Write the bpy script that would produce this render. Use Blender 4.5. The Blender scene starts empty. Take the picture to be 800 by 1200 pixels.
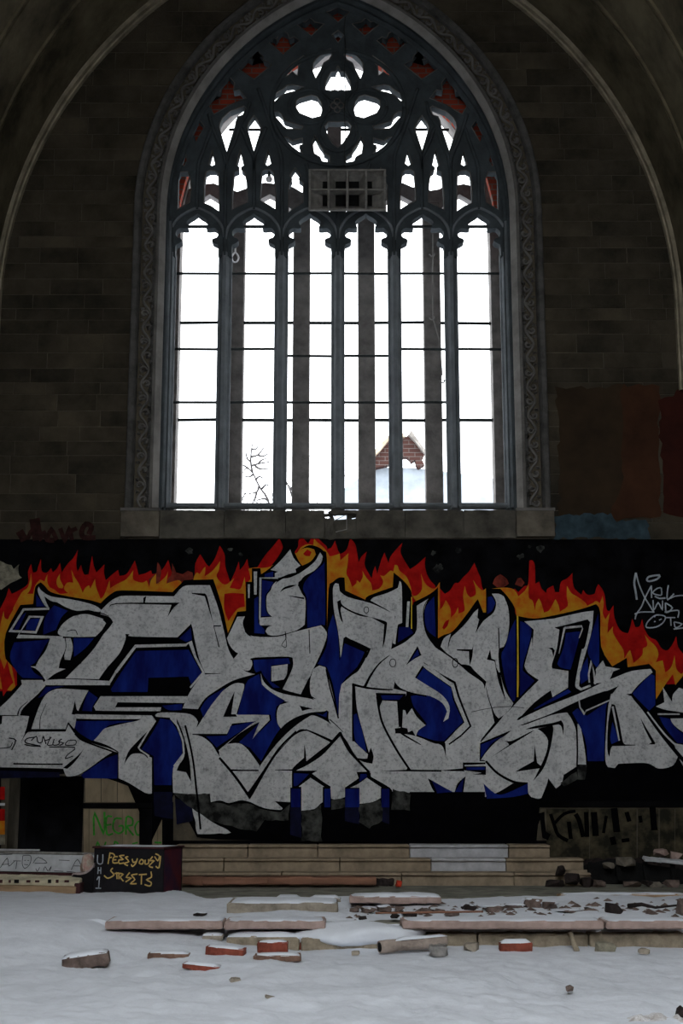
import bpy, bmesh, math, random
from mathutils import Vector, Matrix
from mathutils.geometry import tessellate_polygon
from mathutils import noise as mnoise

random.seed(7)
SC = bpy.context.scene
COL = SC.collection

# ------------------------------------------------------------------ camera, sky, exposure
F = 1600.0                       # focal length in pixels of the 800x1200 frame
TH = math.atan(0.2)              # camera tilts up
CT, ST = math.cos(TH), math.sin(TH)
DIST, EYE, CAMX = 16.0, 1.10, 0.035
cam_d = bpy.data.cameras.new('camera')
cam_d.sensor_fit = 'VERTICAL'
cam_d.sensor_height = 36.0
cam_d.lens = 36.0 * F / 1200.0
cam_d.clip_end = 400
cam = bpy.data.objects.new('camera', cam_d)
COL.objects.link(cam)
cam.location = (CAMX, -DIST, EYE)
cam.rotation_euler = (math.pi / 2 + TH, 0, 0)
SC.camera = cam

world = bpy.data.worlds.new('overcast_sky')
SC.world = world
world.use_nodes = True
wn = world.node_tree.nodes
wn['Background'].inputs['Color'].default_value = (0.93, 0.97, 1.0, 1)
wn['Background'].inputs['Strength'].default_value = 4.6
SC.view_settings.view_transform = 'Standard'
SC.view_settings.look = 'None'
SC.view_settings.gamma = 1.0
SC.view_settings.exposure = 0.0
SC.view_settings.use_curve_mapping = False
SC.cycles.use_denoising = True
SC.cycles.max_bounces = 6
SC.cycles.diffuse_bounces = 5

ROOF_END = -14.0                  # unseen end of the vault, length set to shade the upper wall; the nave beyond is open to the sky


# ------------------------------------------------------------------ pixel helpers
def W(px, py, Y=0.0):
    """point of the photograph -> (X, Z) on the upright plane at depth Y"""
    u = (600 - py) / F
    t = (DIST + Y) / (CT - u * ST)
    return (CAMX + (px - 400) / F * t, EYE + t * (ST + u * CT))


def G(px, py, z):
    """point of the photograph -> (X, Y) on the level plane at height z"""
    u = (600 - py) / F
    k = (z - EYE) / (ST + u * CT)
    return (CAMX + (px - 400) / F * k, k * (CT - u * ST) - DIST)


# ------------------------------------------------------------------ materials
MATS = {}


def mat(name, col, rough=0.9, var=0.25, scale=6.0, bump=0.0, col2=None, lo=0.35, hi=0.65, detail=6.0, bscale=None,
        spec=0.2, stretch=(1, 1, 1)):
    if name in MATS:
        return MATS[name]
    m = bpy.data.materials.new(name)
    m.use_nodes = True
    nt = m.node_tree
    b = nt.nodes['Principled BSDF']
    b.inputs['Roughness'].default_value = rough
    b.inputs['Specular IOR Level'].default_value = spec
    tc = nt.nodes.new('ShaderNodeTexCoord')
    mp = nt.nodes.new('ShaderNodeMapping')
    mp.inputs['Scale'].default_value = stretch
    nt.links.new(tc.outputs['Object'], mp.inputs['Vector'])
    nz = nt.nodes.new('ShaderNodeTexNoise')
    nz.inputs['Scale'].default_value = scale
    nz.inputs['Detail'].default_value = detail
    nz.inputs['Roughness'].default_value = 0.62
    nt.links.new(mp.outputs['Vector'], nz.inputs['Vector'])
    cr = nt.nodes.new('ShaderNodeValToRGB')
    a = [max(0, c * (1 - var)) for c in col]
    c2 = col2 if col2 else [min(1, c * (1 + var)) for c in col]
    if col2:
        a = col
    cr.color_ramp.elements[0].position = lo
    cr.color_ramp.elements[1].position = hi
    cr.color_ramp.elements[0].color = (*a, 1)
    cr.color_ramp.elements[1].color = (*c2, 1)
    nt.links.new(nz.outputs['Fac'], cr.inputs['Fac'])
    nt.links.new(cr.outputs['Color'], b.inputs['Base Color'])
    if bump:
        n2 = nt.nodes.new('ShaderNodeTexNoise')
        n2.inputs['Scale'].default_value = bscale or scale * 4
        n2.inputs['Detail'].default_value = 5
        nt.links.new(mp.outputs['Vector'], n2.inputs['Vector'])
        bp = nt.nodes.new('ShaderNodeBump')
        bp.inputs['Strength'].default_value = bump
        bp.inputs['Distance'].default_value = 0.02
        nt.links.new(n2.outputs['Fac'], bp.inputs['Height'])
        nt.links.new(bp.outputs['Normal'], b.inputs['Normal'])
    MATS[name] = m
    return m


def mat_brick(name, c1, c2, mortar, sc=1.0, w=0.21, h=0.075):
    m = bpy.data.materials.new(name)
    m.use_nodes = True
    nt = m.node_tree
    b = nt.nodes['Principled BSDF']
    b.inputs['Roughness'].default_value = 0.95
    b.inputs['Specular IOR Level'].default_value = 0.1
    tc = nt.nodes.new('ShaderNodeTexCoord')
    sp = nt.nodes.new('ShaderNodeSeparateXYZ')
    cb = nt.nodes.new('ShaderNodeCombineXYZ')
    nt.links.new(tc.outputs['Object'], sp.inputs[0])
    nt.links.new(sp.outputs['X'], cb.inputs['X'])
    nt.links.new(sp.outputs['Z'], cb.inputs['Y'])
    bt = nt.nodes.new('ShaderNodeTexBrick')
    bt.inputs['Scale'].default_value = sc
    bt.inputs['Brick Width'].default_value = w
    bt.inputs['Row Height'].default_value = h
    bt.inputs['Mortar Size'].default_value = 0.008
    bt.inputs['Color1'].default_value = (*c1, 1)
    bt.inputs['Color2'].default_value = (*c2, 1)
    bt.inputs['Mortar'].default_value = (*mortar, 1)
    nt.links.new(cb.outputs[0], bt.inputs['Vector'])
    nt.links.new(bt.outputs['Color'], b.inputs['Base Color'])
    MATS[name] = m
    return m


def mat_mural_grey(name):
    """flat grey wall paint: mottled, with dark speckles and pale rubbed spots"""
    m = bpy.data.materials.new(name)
    m.use_nodes = True
    nt = m.node_tree
    b = nt.nodes['Principled BSDF']
    b.inputs['Roughness'].default_value = 0.85
    b.inputs['Specular IOR Level'].default_value = 0.15
    tc = nt.nodes.new('ShaderNodeTexCoord')

    def noise(s, d, stretch=(1, 1, 1)):
        mp = nt.nodes.new('ShaderNodeMapping')
        mp.inputs['Scale'].default_value = stretch
        nt.links.new(tc.outputs['Object'], mp.inputs['Vector'])
        n = nt.nodes.new('ShaderNodeTexNoise')
        n.inputs['Scale'].default_value = s
        n.inputs['Detail'].default_value = d
        n.inputs['Roughness'].default_value = 0.7
        nt.links.new(mp.outputs['Vector'], n.inputs['Vector'])
        return n

    def ramp(n, lo, hi, a, c):
        r = nt.nodes.new('ShaderNodeValToRGB')
        r.color_ramp.elements[0].position = lo
        r.color_ramp.elements[1].position = hi
        r.color_ramp.elements[0].color = (a, a, a * 1.01, 1)
        r.color_ramp.elements[1].color = (c, c, c, 1)
        nt.links.new(n.outputs['Fac'], r.inputs['Fac'])
        return r

    def mul(a, c):
        x = nt.nodes.new('ShaderNodeMix')
        x.data_type = 'RGBA'
        x.blend_type = 'MULTIPLY'
        x.inputs['Factor'].default_value = 1.0
        nt.links.new(a, x.inputs['A'])
        nt.links.new(c, x.inputs['B'])
        return x.outputs['Result']
    base = ramp(noise(1.6, 4), 0.3, 0.7, 0.44, 0.60)
    spk = ramp(noise(7, 10), 0.33, 0.47, 0.62, 1.0)
    fine = ramp(noise(34, 9), 0.36, 0.50, 0.58, 1.0)
    drip = ramp(noise(5, 4, (1, 1, 0.12)), 0.3, 0.55, 0.86, 1.0)
    out = mul(mul(mul(base.outputs['Color'], spk.outputs['Color']), fine.outputs['Color']), drip.outputs['Color'])
    nt.links.new(out, b.inputs['Base Color'])
    MATS[name] = m
    return m


BLOCK = [mat('ashlar_a', (0.042, 0.034, 0.0225), var=0.55, scale=1.3, bump=0.5, bscale=30),
         mat('ashlar_b', (0.036, 0.0295, 0.020), var=0.55, scale=1.4, bump=0.5, bscale=30),
         mat('ashlar_c', (0.047, 0.038, 0.025), var=0.55, scale=1.1, bump=0.5, bscale=30)]
M_MORTAR = mat('mortar', (0.075, 0.063, 0.045), var=0.3, scale=5, bump=0.3)
M_FRAME = mat('frame_stone', (0.12, 0.113, 0.105), var=0.3, scale=3.0, bump=0.4, bscale=24)
M_STRIP = mat('frame_strip_stone', (0.27, 0.255, 0.24), var=0.25, scale=3.0, bump=0.3, bscale=24)
M_FRIEZE = mat('frieze_stone', (0.075, 0.072, 0.068), var=0.35, scale=6.0, bump=0.4)
M_TRAC = mat('tracery_stone', (0.05, 0.06, 0.066), var=0.25, scale=4.0, bump=0.4)  # darker than the mullion stone: shade of the window head put into the colour
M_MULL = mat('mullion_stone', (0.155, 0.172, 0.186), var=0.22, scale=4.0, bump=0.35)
M_OUTER = mat('outer_post_stone', (0.19, 0.175, 0.165), var=0.3, scale=5.0, bump=0.4)
M_IRON = mat('iron', (0.025, 0.03, 0.03), rough=0.7, var=0.4, scale=20)
M_BRICKW = mat_brick('red_brickwork', (0.36, 0.05, 0.025), (0.24, 0.04, 0.022), (0.16, 0.11, 0.09))
M_GABLE = mat_brick('gable_brickwork', (0.062, 0.029, 0.024), (0.045, 0.022, 0.019), (0.11, 0.095, 0.088), w=0.34, h=0.12)
M_VAULT = mat('vault_plaster', (0.105, 0.087, 0.054), var=0.6, scale=1.3, bump=0.4, bscale=12, detail=8)
M_RIB = mat('rib_stone', (0.24, 0.205, 0.145), var=0.35, scale=4.0, bump=0.3)
M_GROOVE = mat('rib_hollow', (0.03, 0.026, 0.02), var=0.4, scale=9)
M_SILL = mat('sill_stone', (0.072, 0.066, 0.054), var=0.55, scale=2.6, bump=0.5, bscale=18, detail=8)
M_BASEBLK = mat('jamb_base_stone', (0.11, 0.095, 0.073), var=0.35, scale=4.0, bump=0.4)
M_DARK = mat('black_and_shade', (0.003, 0.003, 0.0036), var=0.7, scale=4, bump=0.3, spec=0.03)  # near-black ground and posts; also shade painted into the doorway recess
M_GREY = mat_mural_grey('mural_grey_paint')
M_BLACK = mat('mural_black_paint', (0.0016, 0.0016, 0.0022), var=0.4, scale=6, spec=0.02)
M_BLUE = mat('mural_blue_paint', (0.003, 0.005, 0.075), var=0.5, scale=4.5, spec=0.1, stretch=(1, 1, 0.35), col2=(0.008, 0.026, 0.22), lo=0.40, hi=0.78)
M_RED = mat('flame_red_paint', (0.24, 0.005, 0.005), spec=0.05, scale=6, col2=(0.42, 0.010, 0.008), lo=0.35, hi=0.65)
M_YEL = mat('flame_yellow_paint', (0.46, 0.10, 0.010), spec=0.05, scale=7, col2=(0.46, 0.22, 0.014), lo=0.36, hi=0.58)
M_LINE = mat('mural_yellow_line', (0.55, 0.38, 0.03), var=0.2, spec=0.1)
M_OLDPL = mat('bare_stained_plaster', (0.004, 0.004, 0.004), col2=(0.085, 0.088, 0.08), lo=0.4, hi=0.72, var=0.6, scale=6, bump=0.5, detail=9)
M_PALEPL = mat('pale_chipped_plaster', (0.20, 0.185, 0.14), var=0.5, scale=9, bump=0.6)
M_CREAM = mat('cream_board', (0.22, 0.175, 0.115), var=0.3, scale=5, bump=0.3, stretch=(1, 1, 0.4))
M_CREAMD = mat('dirty_cream_board', (0.012, 0.011, 0.007), col2=(0.085, 0.07, 0.04), lo=0.42, hi=0.7, var=0.55, scale=5, bump=0.3, detail=8)
M_SNOW = mat('snow', (0.68, 0.71, 0.77), rough=0.8, var=0.06, scale=4, bump=0.5, bscale=14, spec=0.3)
M_CONC = mat('concrete', (0.20, 0.195, 0.16), var=0.35, scale=5, bump=0.5, detail=8)
M_STEP = mat('step_stone', (0.26, 0.205, 0.145), var=0.3, scale=5, bump=0.35, detail=8)
M_STEPW = mat('step_white', (0.42, 0.42, 0.44), var=0.18, scale=7, bump=0.2)  # whiter tone for a few risers and treads
M_COPE = mat('coping_stone', (0.36, 0.265, 0.235), var=0.2, scale=8, bump=0.3)
M_KERB = mat('kerb_stone', (0.27, 0.225, 0.165), var=0.35, scale=9, bump=0.6, detail=9)
M_SLAB = mat('broken_slab', (0.27, 0.235, 0.19), var=0.3, scale=9, bump=0.5)
M_BRK = mat('loose_red_brick', (0.20, 0.052, 0.034), var=0.35, scale=11, bump=0.6)
M_BRKB = mat('loose_brown_brick', (0.16, 0.095, 0.07), var=0.35, scale=11, bump=0.6)
M_ROCK = mat('rubble_stone', (0.13, 0.095, 0.082), var=0.45, scale=9, bump=0.7)
M_ROCKD = mat('dark_rubble', (0.022, 0.016, 0.015), var=0.5, scale=9, bump=0.6)
M_WOOD = mat('old_plank', (0.28, 0.19, 0.115), var=0.35, scale=8, bump=0.4, stretch=(0.2, 1, 1))
M_WOODR = mat('red_brown_plank', (0.24, 0.12, 0.08), var=0.35, scale=8, bump=0.4, stretch=(0.2, 1, 1))
M_CHAR_SHADE = mat('charred_and_shade', (0.004, 0.004, 0.004), var=0.6, scale=9, bump=0.5)  # charred wood; also painted shade in the pipe end and horn cells
M_PEWW = mat('white_painted_wood', (0.50, 0.51, 0.53), var=0.2, scale=6, bump=0.2)
M_PEWY = mat('cream_painted_wood', (0.55, 0.50, 0.36), var=0.3, scale=6, bump=0.2)
M_PEWD = mat('dark_maroon_wood', (0.05, 0.018, 0.02), var=0.4, scale=6, bump=0.2)
M_BOXB = mat('black_box_paint', (0.010, 0.009, 0.011), var=0.5, scale=3, bump=0.2)
M_BOXR = mat('dark_red_box_paint', (0.10, 0.012, 0.014), var=0.5, scale=3, col2=(0.02, 0.008, 0.03))
M_TAGY = mat('tag_tan_paint', (0.55, 0.38, 0.13), var=0.2)
M_TAGG = mat('tag_grey_paint', (0.35, 0.38, 0.42), var=0.25, scale=9)
M_TAGGRN = mat('tag_green_paint', (0.03, 0.22, 0.02), var=0.4, scale=12)
M_TAGR = mat('tag_dark_red_paint', (0.022, 0.006, 0.005), var=0.5, scale=12)
M_TAGB = mat('tag_black_marker', (0.02, 0.02, 0.024), var=0.3)
M_PATCHB = mat('brown_wall_paint', (0.030, 0.018, 0.009), var=0.3, scale=1.5, bump=0.2)
M_PATCHO = mat('rust_wall_paint', (0.042, 0.016, 0.007), var=0.35, scale=1.8, bump=0.2)
M_PATCHR = mat('dark_red_wall_paint', (0.032, 0.006, 0.003), var=0.35, scale=1.8, bump=0.2)
M_PATCHT = mat('slate_blue_wall_paint', (0.026, 0.045, 0.056), var=0.5, scale=4, bump=0.2)
M_HORN = mat('horn_metal', (0.20, 0.19, 0.175), rough=0.6, var=0.3, scale=9)
M_GLASSW = mat('white_glass', (0.75, 0.72, 0.74), rough=0.3, var=0.05, spec=0.5)
M_BARK = mat('bark', (0.05, 0.045, 0.045), var=0.4, scale=9)
M_RAG = mat('pinkish_rag', (0.42, 0.22, 0.20), var=0.5, scale=18, bump=0.6, col2=(0.55, 0.52, 0.42))
M_TIN = mat('grey_tin', (0.22, 0.21, 0.20), rough=0.5, var=0.35, scale=12)
M_PIPE = mat('clay_pipe', (0.30, 0.245, 0.21), var=0.3, scale=9, bump=0.5)
M_SHING = mat('roof_edge_boards', (0.22, 0.20, 0.18), var=0.35, scale=5)
M_TOPB = mat('roof_sand_boards', (0.42, 0.33, 0.24), var=0.3, scale=5)


# ------------------------------------------------------------------ object helpers
def link(o, parent=None):
    COL.objects.link(o)
    if parent:
        o.parent = parent
    return o


def empty(name, loc=(0, 0, 0), rz=0.0):
    o = bpy.data.objects.new(name, None)
    o.location = loc
    o.rotation_euler = (0, 0, rz)
    o.empty_display_size = 0.1
    return link(o)


def tag(o, label=None, cat=None, group=None, kind=None):
    if label:
        o['label'] = label
    if cat:
        o['category'] = cat
    if group:
        o['group'] = group
    if kind:
        o['kind'] = kind
    return o


def mesh(name, v, f, m, parent=None, smooth=False):
    me = bpy.data.meshes.new(name)
    me.from_pydata([tuple(p) for p in v], [], f)
    me.validate()
    me.update()
    if m:
        me.materials.append(m)
    if smooth:
        me.polygons.foreach_set('use_smooth', [True] * len(me.polygons))
    bm = bmesh.new()
    bm.from_mesh(me)
    bmesh.ops.recalc_face_normals(bm, faces=bm.faces)
    bm.to_mesh(me)
    bm.free()
    return link(bpy.data.objects.new(name, me), parent)


def flat_data(polys, off):
    """paint: list of polygons [(X,Z)...] -> verts/faces on upright planes just in front of the wall"""
    V, Fc = [], []
    for poly in polys:
        b = len(V)
        V += [(x, off, z) for x, z in poly]
        for t in tessellate_polygon([[Vector((x, z, 0)) for x, z in poly]]):
            Fc.append(tuple(b + i for i in t))
        off -= 0.00004
    return V, Fc


def paint(name, polys, off, m, parent):
    """polys already in (X,Z)"""
    V, Fc = flat_data(polys, off)
    me = bpy.data.meshes.new(name)
    me.from_pydata(V, [], Fc)
    me.materials.append(m)
    bm = bmesh.new()
    bm.from_mesh(me)
    for f in bm.faces:
        f.normal_update()
        if f.normal.y > 0:
            f.normal_flip()
    bm.to_mesh(me)
    bm.free()
    return link(bpy.data.objects.new(name, me), parent)


def prism_data(outer, y0, y1, holes=()):
    loops = [list(outer)] + [list(h) for h in holes]
    tri = tessellate_polygon([[Vector((x, z, 0)) for x, z in l] for l in loops])
    flat = [p for l in loops for p in l]
    n = len(flat)
    V = [(x, y0, z) for x, z in flat] + [(x, y1, z) for x, z in flat]
    Fc = [tuple(t) for t in tri] + [tuple(n + i for i in reversed(t)) for t in tri]
    b = 0
    for l in loops:
        k = len(l)
        for i in range(k):
            j = (i + 1) % k
            Fc.append((b + i, b + j, n + b + j, n + b + i))
        b += k
    return V, Fc


def prism(name, outer, y0, y1, m, parent=None, holes=()):
    V, Fc = prism_data(outer, y0, y1, holes)
    return mesh(name, V, Fc, m, parent)


def box(name, size, loc, m, parent=None, rot=(0, 0, 0), bevel=0.0, jit=0.0, seg=1, sub=0):
    bm = bmesh.new()
    bmesh.ops.create_cube(bm, size=1.0)
    bmesh.ops.scale(bm, vec=size, verts=bm.verts)
    if sub:
        es = [e for e in bm.edges if abs((e.verts[0].co - e.verts[1].co).normalized().x) > 0.9]
        bmesh.ops.subdivide_edges(bm, edges=es, cuts=sub)
    if bevel:
        bmesh.ops.bevel(bm, geom=list(bm.edges), offset=bevel, segments=seg, affect='EDGES', profile=0.6)
    if jit:
        for v in bm.verts:
            v.co += Vector((random.uniform(-jit, jit), random.uniform(-jit, jit), random.uniform(-jit, jit)))
    me = bpy.data.meshes.new(name)
    bm.to_mesh(me)
    bm.free()
    me.materials.append(m)
    o = bpy.data.objects.new(name, me)
    o.location = loc
    o.rotation_euler = rot
    return link(o, parent)


def rock(name, loc, size, seed, m, parent=None, rz=0.0, sub=2, amp=0.28):
    rnd = random.Random(seed)
    bm = bmesh.new()
    if sub >= 3:                      # soft rounded lump
        bmesh.ops.create_icosphere(bm, subdivisions=sub, radius=0.5)
        for v in bm.verts:
            v.co *= 1 + amp * 0.25 * mnoise.noise(v.co * 3.0 + Vector((seed, 0, 0)))
    else:                             # angular broken piece
        for _ in range(17):
            p = Vector((rnd.uniform(-1, 1), rnd.uniform(-1, 1), rnd.uniform(-1, 1)))
            p = p / max(abs(p.x), abs(p.y), abs(p.z)) * rnd.uniform(0.36, 0.5)
            p.x *= 1.0 - 0.25 * abs(p.z)
            bm.verts.new(p)
        r = bmesh.ops.convex_hull(bm, input=list(bm.verts))
        for v in [v for v in bm.verts if not v.link_faces]:
            bm.verts.remove(v)
    bmesh.ops.scale(bm, vec=size, verts=bm.verts)
    bmesh.ops.recalc_face_normals(bm, faces=bm.faces)
    me = bpy.data.meshes.new(name)
    bm.to_mesh(me)
    bm.free()
    me.materials.append(m)
    if sub >= 3:
        me.polygons.foreach_set('use_smooth', [True] * len(me.polygons))
    o = bpy.data.objects.new(name, me)
    o.location = loc
    o.rotation_euler = (0, 0, rz)
    return link(o, parent)


def tube_data(paths, sides=6):
    """paths: list of (points, radii)"""
    V, Fc = [], []
    for pts, rad in paths:
        pts = [Vector(p) for p in pts]
        n = len(pts)
        if not hasattr(rad, '__len__'):
            rad = [rad] * n
        base = len(V)
        up = None
        for i, p in enumerate(pts):
            d = (pts[min(i + 1, n - 1)] - pts[max(i - 1, 0)])
            if d.length < 1e-9:
                d = Vector((0, 0, 1))
            d.normalize()
            a = d.cross(Vector((0, 1, 0)) if abs(d.y) < 0.9 else Vector((1, 0, 0))).normalized()
            b = d.cross(a).normalized()
            for s in range(sides):
                t = 2 * math.pi * s / sides
                V.append(p + a * math.cos(t) * rad[i] + b * math.sin(t) * rad[i])
        for i in range(n - 1):
            for s in range(sides):
                s2 = (s + 1) % sides
                Fc.append((base + i * sides + s, base + i * sides + s2, base + (i + 1) * sides + s2, base + (i + 1) * sides + s))
        Fc.append(tuple(base + s for s in range(sides)))
        Fc.append(tuple(base + (n - 1) * sides + s for s in range(sides)))
    return V, Fc


def tubes(name, paths, m, parent=None, sides=6, smooth=True):
    V, Fc = tube_data(paths, sides)
    return mesh(name, V, Fc, m, parent, smooth)


def ribbon(pts, w0, w1=None):
    """polyline -> outline polygon list (one quad chain) in the same 2D space"""
    if w1 is None:
        w1 = w0
    n = len(pts)
    L, R = [], []
    for i, (x, y) in enumerate(pts):
        x0, y0 = pts[max(i - 1, 0)]
        x1, y1 = pts[min(i + 1, n - 1)]
        dx, dy = x1 - x0, y1 - y0
        l = math.hypot(dx, dy) or 1
        k = 1.0
        if 0 < i < n - 1:
            ax, ay = x - x0, y - y0
            bx, by = x1 - x, y1 - y
            la, lb = math.hypot(ax, ay) or 1, math.hypot(bx, by) or 1
            c = (ax * bx + ay * by) / (la * lb)
            k = 1 / max(0.45, math.sqrt(max(0.0, (1 + c) / 2)))
        w = (w0 + (w1 - w0) * i / max(1, n - 1)) / 2 * k
        nx, ny = -dy / l * w, dx / l * w
        L.append((x + nx, y + ny))
        R.append((x - nx, y - ny))
    return [[L[i], L[i + 1], R[i + 1], R[i]] for i in range(n - 1)]


def smooth2(pts, k=4):
    """open Catmull-Rom"""
    out = []
    n = len(pts)
    for i in range(n - 1):
        p0, p1, p2, p3 = pts[max(i - 1, 0)], pts[i], pts[i + 1], pts[min(i + 2, n - 1)]
        for j in range(k):
            t = j / k
            out.append(tuple(0.5 * ((2 * p1[a]) + (-p0[a] + p2[a]) * t + (2 * p0[a] - 5 * p1[a] + 4 * p2[a] - p3[a]) * t * t
                             + (-p0[a] + 3 * p1[a] - 3 * p2[a] + p3[a]) * t ** 3) for a in range(len(p1))))
    out.append(tuple(pts[-1]))
    return out


# ------------------------------------------------------------------ arch curves
ZS, CC = 8.15, -1.08             # springing height and arc centre of the window frame
AX = -0.010                      # window axis


def arch(hw, z0, c=CC, zs=ZS, n=22, ax=AX, nv=1):
    r = hw - c
    a1 = math.acos(-c / r)
    left = [(ax - hw, z0 + (zs - z0) * i / nv) for i in range(nv)]
    for i in range(n + 1):
        a = a1 * i / n
        left.append((ax - (c + r * math.cos(a)), zs + r * math.sin(a)))
    right = [(2 * ax - x, z) for x, z in reversed(left[:-1])]
    return left + right


def arch_hw(z, hw, c=CC, zs=ZS):
    if z <= zs:
        return hw
    r = hw - c
    k = r * r - (z - zs) ** 2
    return max(0.0, c + math.sqrt(k)) if k > 0 else 0.0


def sweep(name, prof, z0, m, parent=None, c=CC, zs=ZS, closed=False, n=22, smooth=False, nv=1):
    V, Fc = [], []
    cnt = None
    for hw, y in prof:
        L = arch(hw, z0, c, zs, n, nv=nv)
        cnt = len(L)
        V += [(x, y, z) for x, z in L]
    for i in range(len(prof) - 1):
        for j in range(cnt - 1):
            Fc.append((i * cnt + j, i * cnt + j + 1, (i + 1) * cnt + j + 1, (i + 1) * cnt + j))
        if closed:
            Fc.append((i * cnt + cnt - 1, i * cnt, (i + 1) * cnt, (i + 1) * cnt + cnt - 1))
    return mesh(name, V, Fc, m, parent, smooth)


VC, VZS, VHW = -1.22, 6.90, 4.21      # the big vault


def vault_hw(z):
    return arch_hw(z, VHW, VC, VZS)


FLOOR = 0.04
LOWER = -0.13
EDGE = -5.10                     # front edge of the raised chancel floor

# ================================================================== THE SETTING
Z_SILL0 = W(400, 632)[1]         # top of the painted lower wall
Z_SILL1 = W(400, 597)[1]
# ---- back wall: mortar bed with the window opening and a low doorway
door_l, door_r = W(9, 960)[0], W(97, 960)[0]
door_t = W(50, 909)[1]
hole_win = arch(2.30, 4.06)
hole_door = [(door_l, FLOOR - 0.02), (door_l, door_t), (door_r, door_t), (door_r, FLOOR - 0.02)]
wall_back = prism('wall_back', [(-4.7, -0.4), (-4.7, 12.9), (4.7, 12.9), (4.7, -0.4)], 0.006, 0.55, M_MORTAR,
                  holes=[hole_win, hole_door])
tag(wall_back, 'soot-dark ashlar end wall around the traceried window', kind='structure')

rb = random.Random(3)
z = Z_SILL0
course = 0
while z < 12.1:
    h = rb.choice([0.18, 0.20, 0.205, 0.23, 0.24, 0.15]) if course else 0.20
    zt = z + h
    g = 0.0036
    for side in (-1, 1):
        def lim(zz):
            a = max(0.0, arch_hw(zz, 2.50))
            return a
        xin0, xin1 = lim(z), lim(zt)
        xout = min(4.30, max(vault_hw(z), vault_hw(zt)) + 0.12)
        if z > 11.6:
            xin0 = xin1 = 0.0
        x = max(xin0, xin1) if (xin0 > 0 or xin1 > 0) else 0.0
        start = True
        x = min(xin0, xin1)
        while x < xout - 0.05:
            ln = rb.uniform(0.36, 0.8)
            xe = x + ln
            if xout - xe < 0.25:
                xe = xout
            a0 = (xin0 if start else x) + g
            a1 = (xin1 if start else x) + g
            b0 = xe - g
            if start and b0 - max(a0, a1) < 0.15:
                xe += 0.3
                b0 = xe - g
            start = False
            x = xe
            d = rb.uniform(-0.006, 0.004)
            ch = 0.007
            q = [(a0, z + g), (b0, z + g), (b0, zt - g), (a1, zt - g)]
            qi = [(a0 + ch, z + g + ch), (b0 - ch, z + g + ch), (b0 - ch, zt - g - ch), (a1 + ch, zt - g - ch)]
            V = [(side * px, 0.02, pz) for px, pz in q] + [(side * px, d + 0.004, pz) for px, pz in q] + \
                [(side * px, d, pz) for px, pz in qi]
            Fc = [(0, 1, 5, 4), (1, 2, 6, 5), (2, 3, 7, 6), (3, 0, 4, 7), (4, 5, 9, 8), (5, 6, 10, 9), (6, 7, 11, 10),
                  (7, 4, 8, 11), (8, 9, 10, 11)]
            mesh('stone_block', V, Fc, rb.choice(BLOCK), wall_back)
    z = zt
    course += 1

# paint patches on the right-hand blocks
def ragged(pts, amp, seed, step=0.05):
    rr = random.Random(seed)
    out = []
    for i in range(len(pts)):
        a, b = pts[i], pts[(i + 1) % len(pts)]
        n = max(1, int(math.hypot(b[0] - a[0], b[1] - a[1]) / step))
        for j in range(n):
            t = j / n
            out.append((a[0] + (b[0] - a[0]) * t + rr.uniform(-amp, amp), a[1] + (b[1] - a[1]) * t + rr.uniform(-amp, amp)))
    return out


def Wp(pts, Y=0.0):
    return [W(x, y, Y) for x, y in pts]


paint('paint_patch', [ragged(Wp([(652, 455), (736, 452), (738, 600), (700, 606), (655, 602)]), 0.03, 1, 0.09)], -0.012, M_PATCHB, wall_back)
paint('paint_patch', [ragged(Wp([(728, 452), (772, 451), (772, 607), (712, 611), (728, 560)]), 0.03, 2, 0.09)], -0.0125, M_PATCHO, wall_back)
paint('paint_patch', [ragged(Wp([(772, 470), (803, 455), (803, 606), (776, 603)]), 0.03, 3, 0.09)], -0.013, M_PATCHR, wall_back)
paint('paint_patch', [ragged(Wp([(650, 604), (715, 602), (722, 611), (758, 609), (762, 631), (650, 631)]), 0.02, 4)], -0.0135, M_PATCHT, wall_back)

# lower wall: plaster coat that carries the mural, chipped along its lower edge
plaster_bottom = [(-6, 906), (60, 908), (97, 905), (138, 913), (150, 921), (163, 928), (178, 932), (204, 931), (206, 938), (226, 948),
                  (231, 981), (271, 977), (258, 967), (290, 966), (300, 985), (352, 988), (420, 990), (480, 984), (560, 985),
                  (628, 988), (632, 946), (668, 945), (700, 944), (735, 943), (770, 944), (806, 944)]
pl_top = [(806, 632), (-6, 632)]
plaster = prism('plaster_coat', Wp(plaster_bottom + pl_top), 0.0, 0.03, M_DARK, wall_back)

# recess behind the low doorway, its faces coloured black to stand for shade
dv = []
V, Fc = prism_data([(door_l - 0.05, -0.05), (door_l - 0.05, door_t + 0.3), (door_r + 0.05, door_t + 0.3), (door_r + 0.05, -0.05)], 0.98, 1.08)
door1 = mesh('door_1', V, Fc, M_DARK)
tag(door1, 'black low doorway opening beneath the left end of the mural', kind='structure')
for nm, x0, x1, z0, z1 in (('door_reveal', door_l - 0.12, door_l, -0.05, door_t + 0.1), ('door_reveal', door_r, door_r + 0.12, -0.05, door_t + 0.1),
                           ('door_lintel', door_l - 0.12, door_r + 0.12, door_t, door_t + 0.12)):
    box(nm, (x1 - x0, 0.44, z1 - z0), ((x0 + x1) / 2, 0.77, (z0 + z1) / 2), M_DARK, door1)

# boards below the mural
def board(px0, py0, px1, py1, m, name='wall_board', y0=-0.006, y1=0.02, parent=None):
    p = Wp([(px0, py0), (px1, py0), (px1, py1), (px0, py1)])
    return prism(name, p, y0, y1, m, parent or wall_back)


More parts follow.
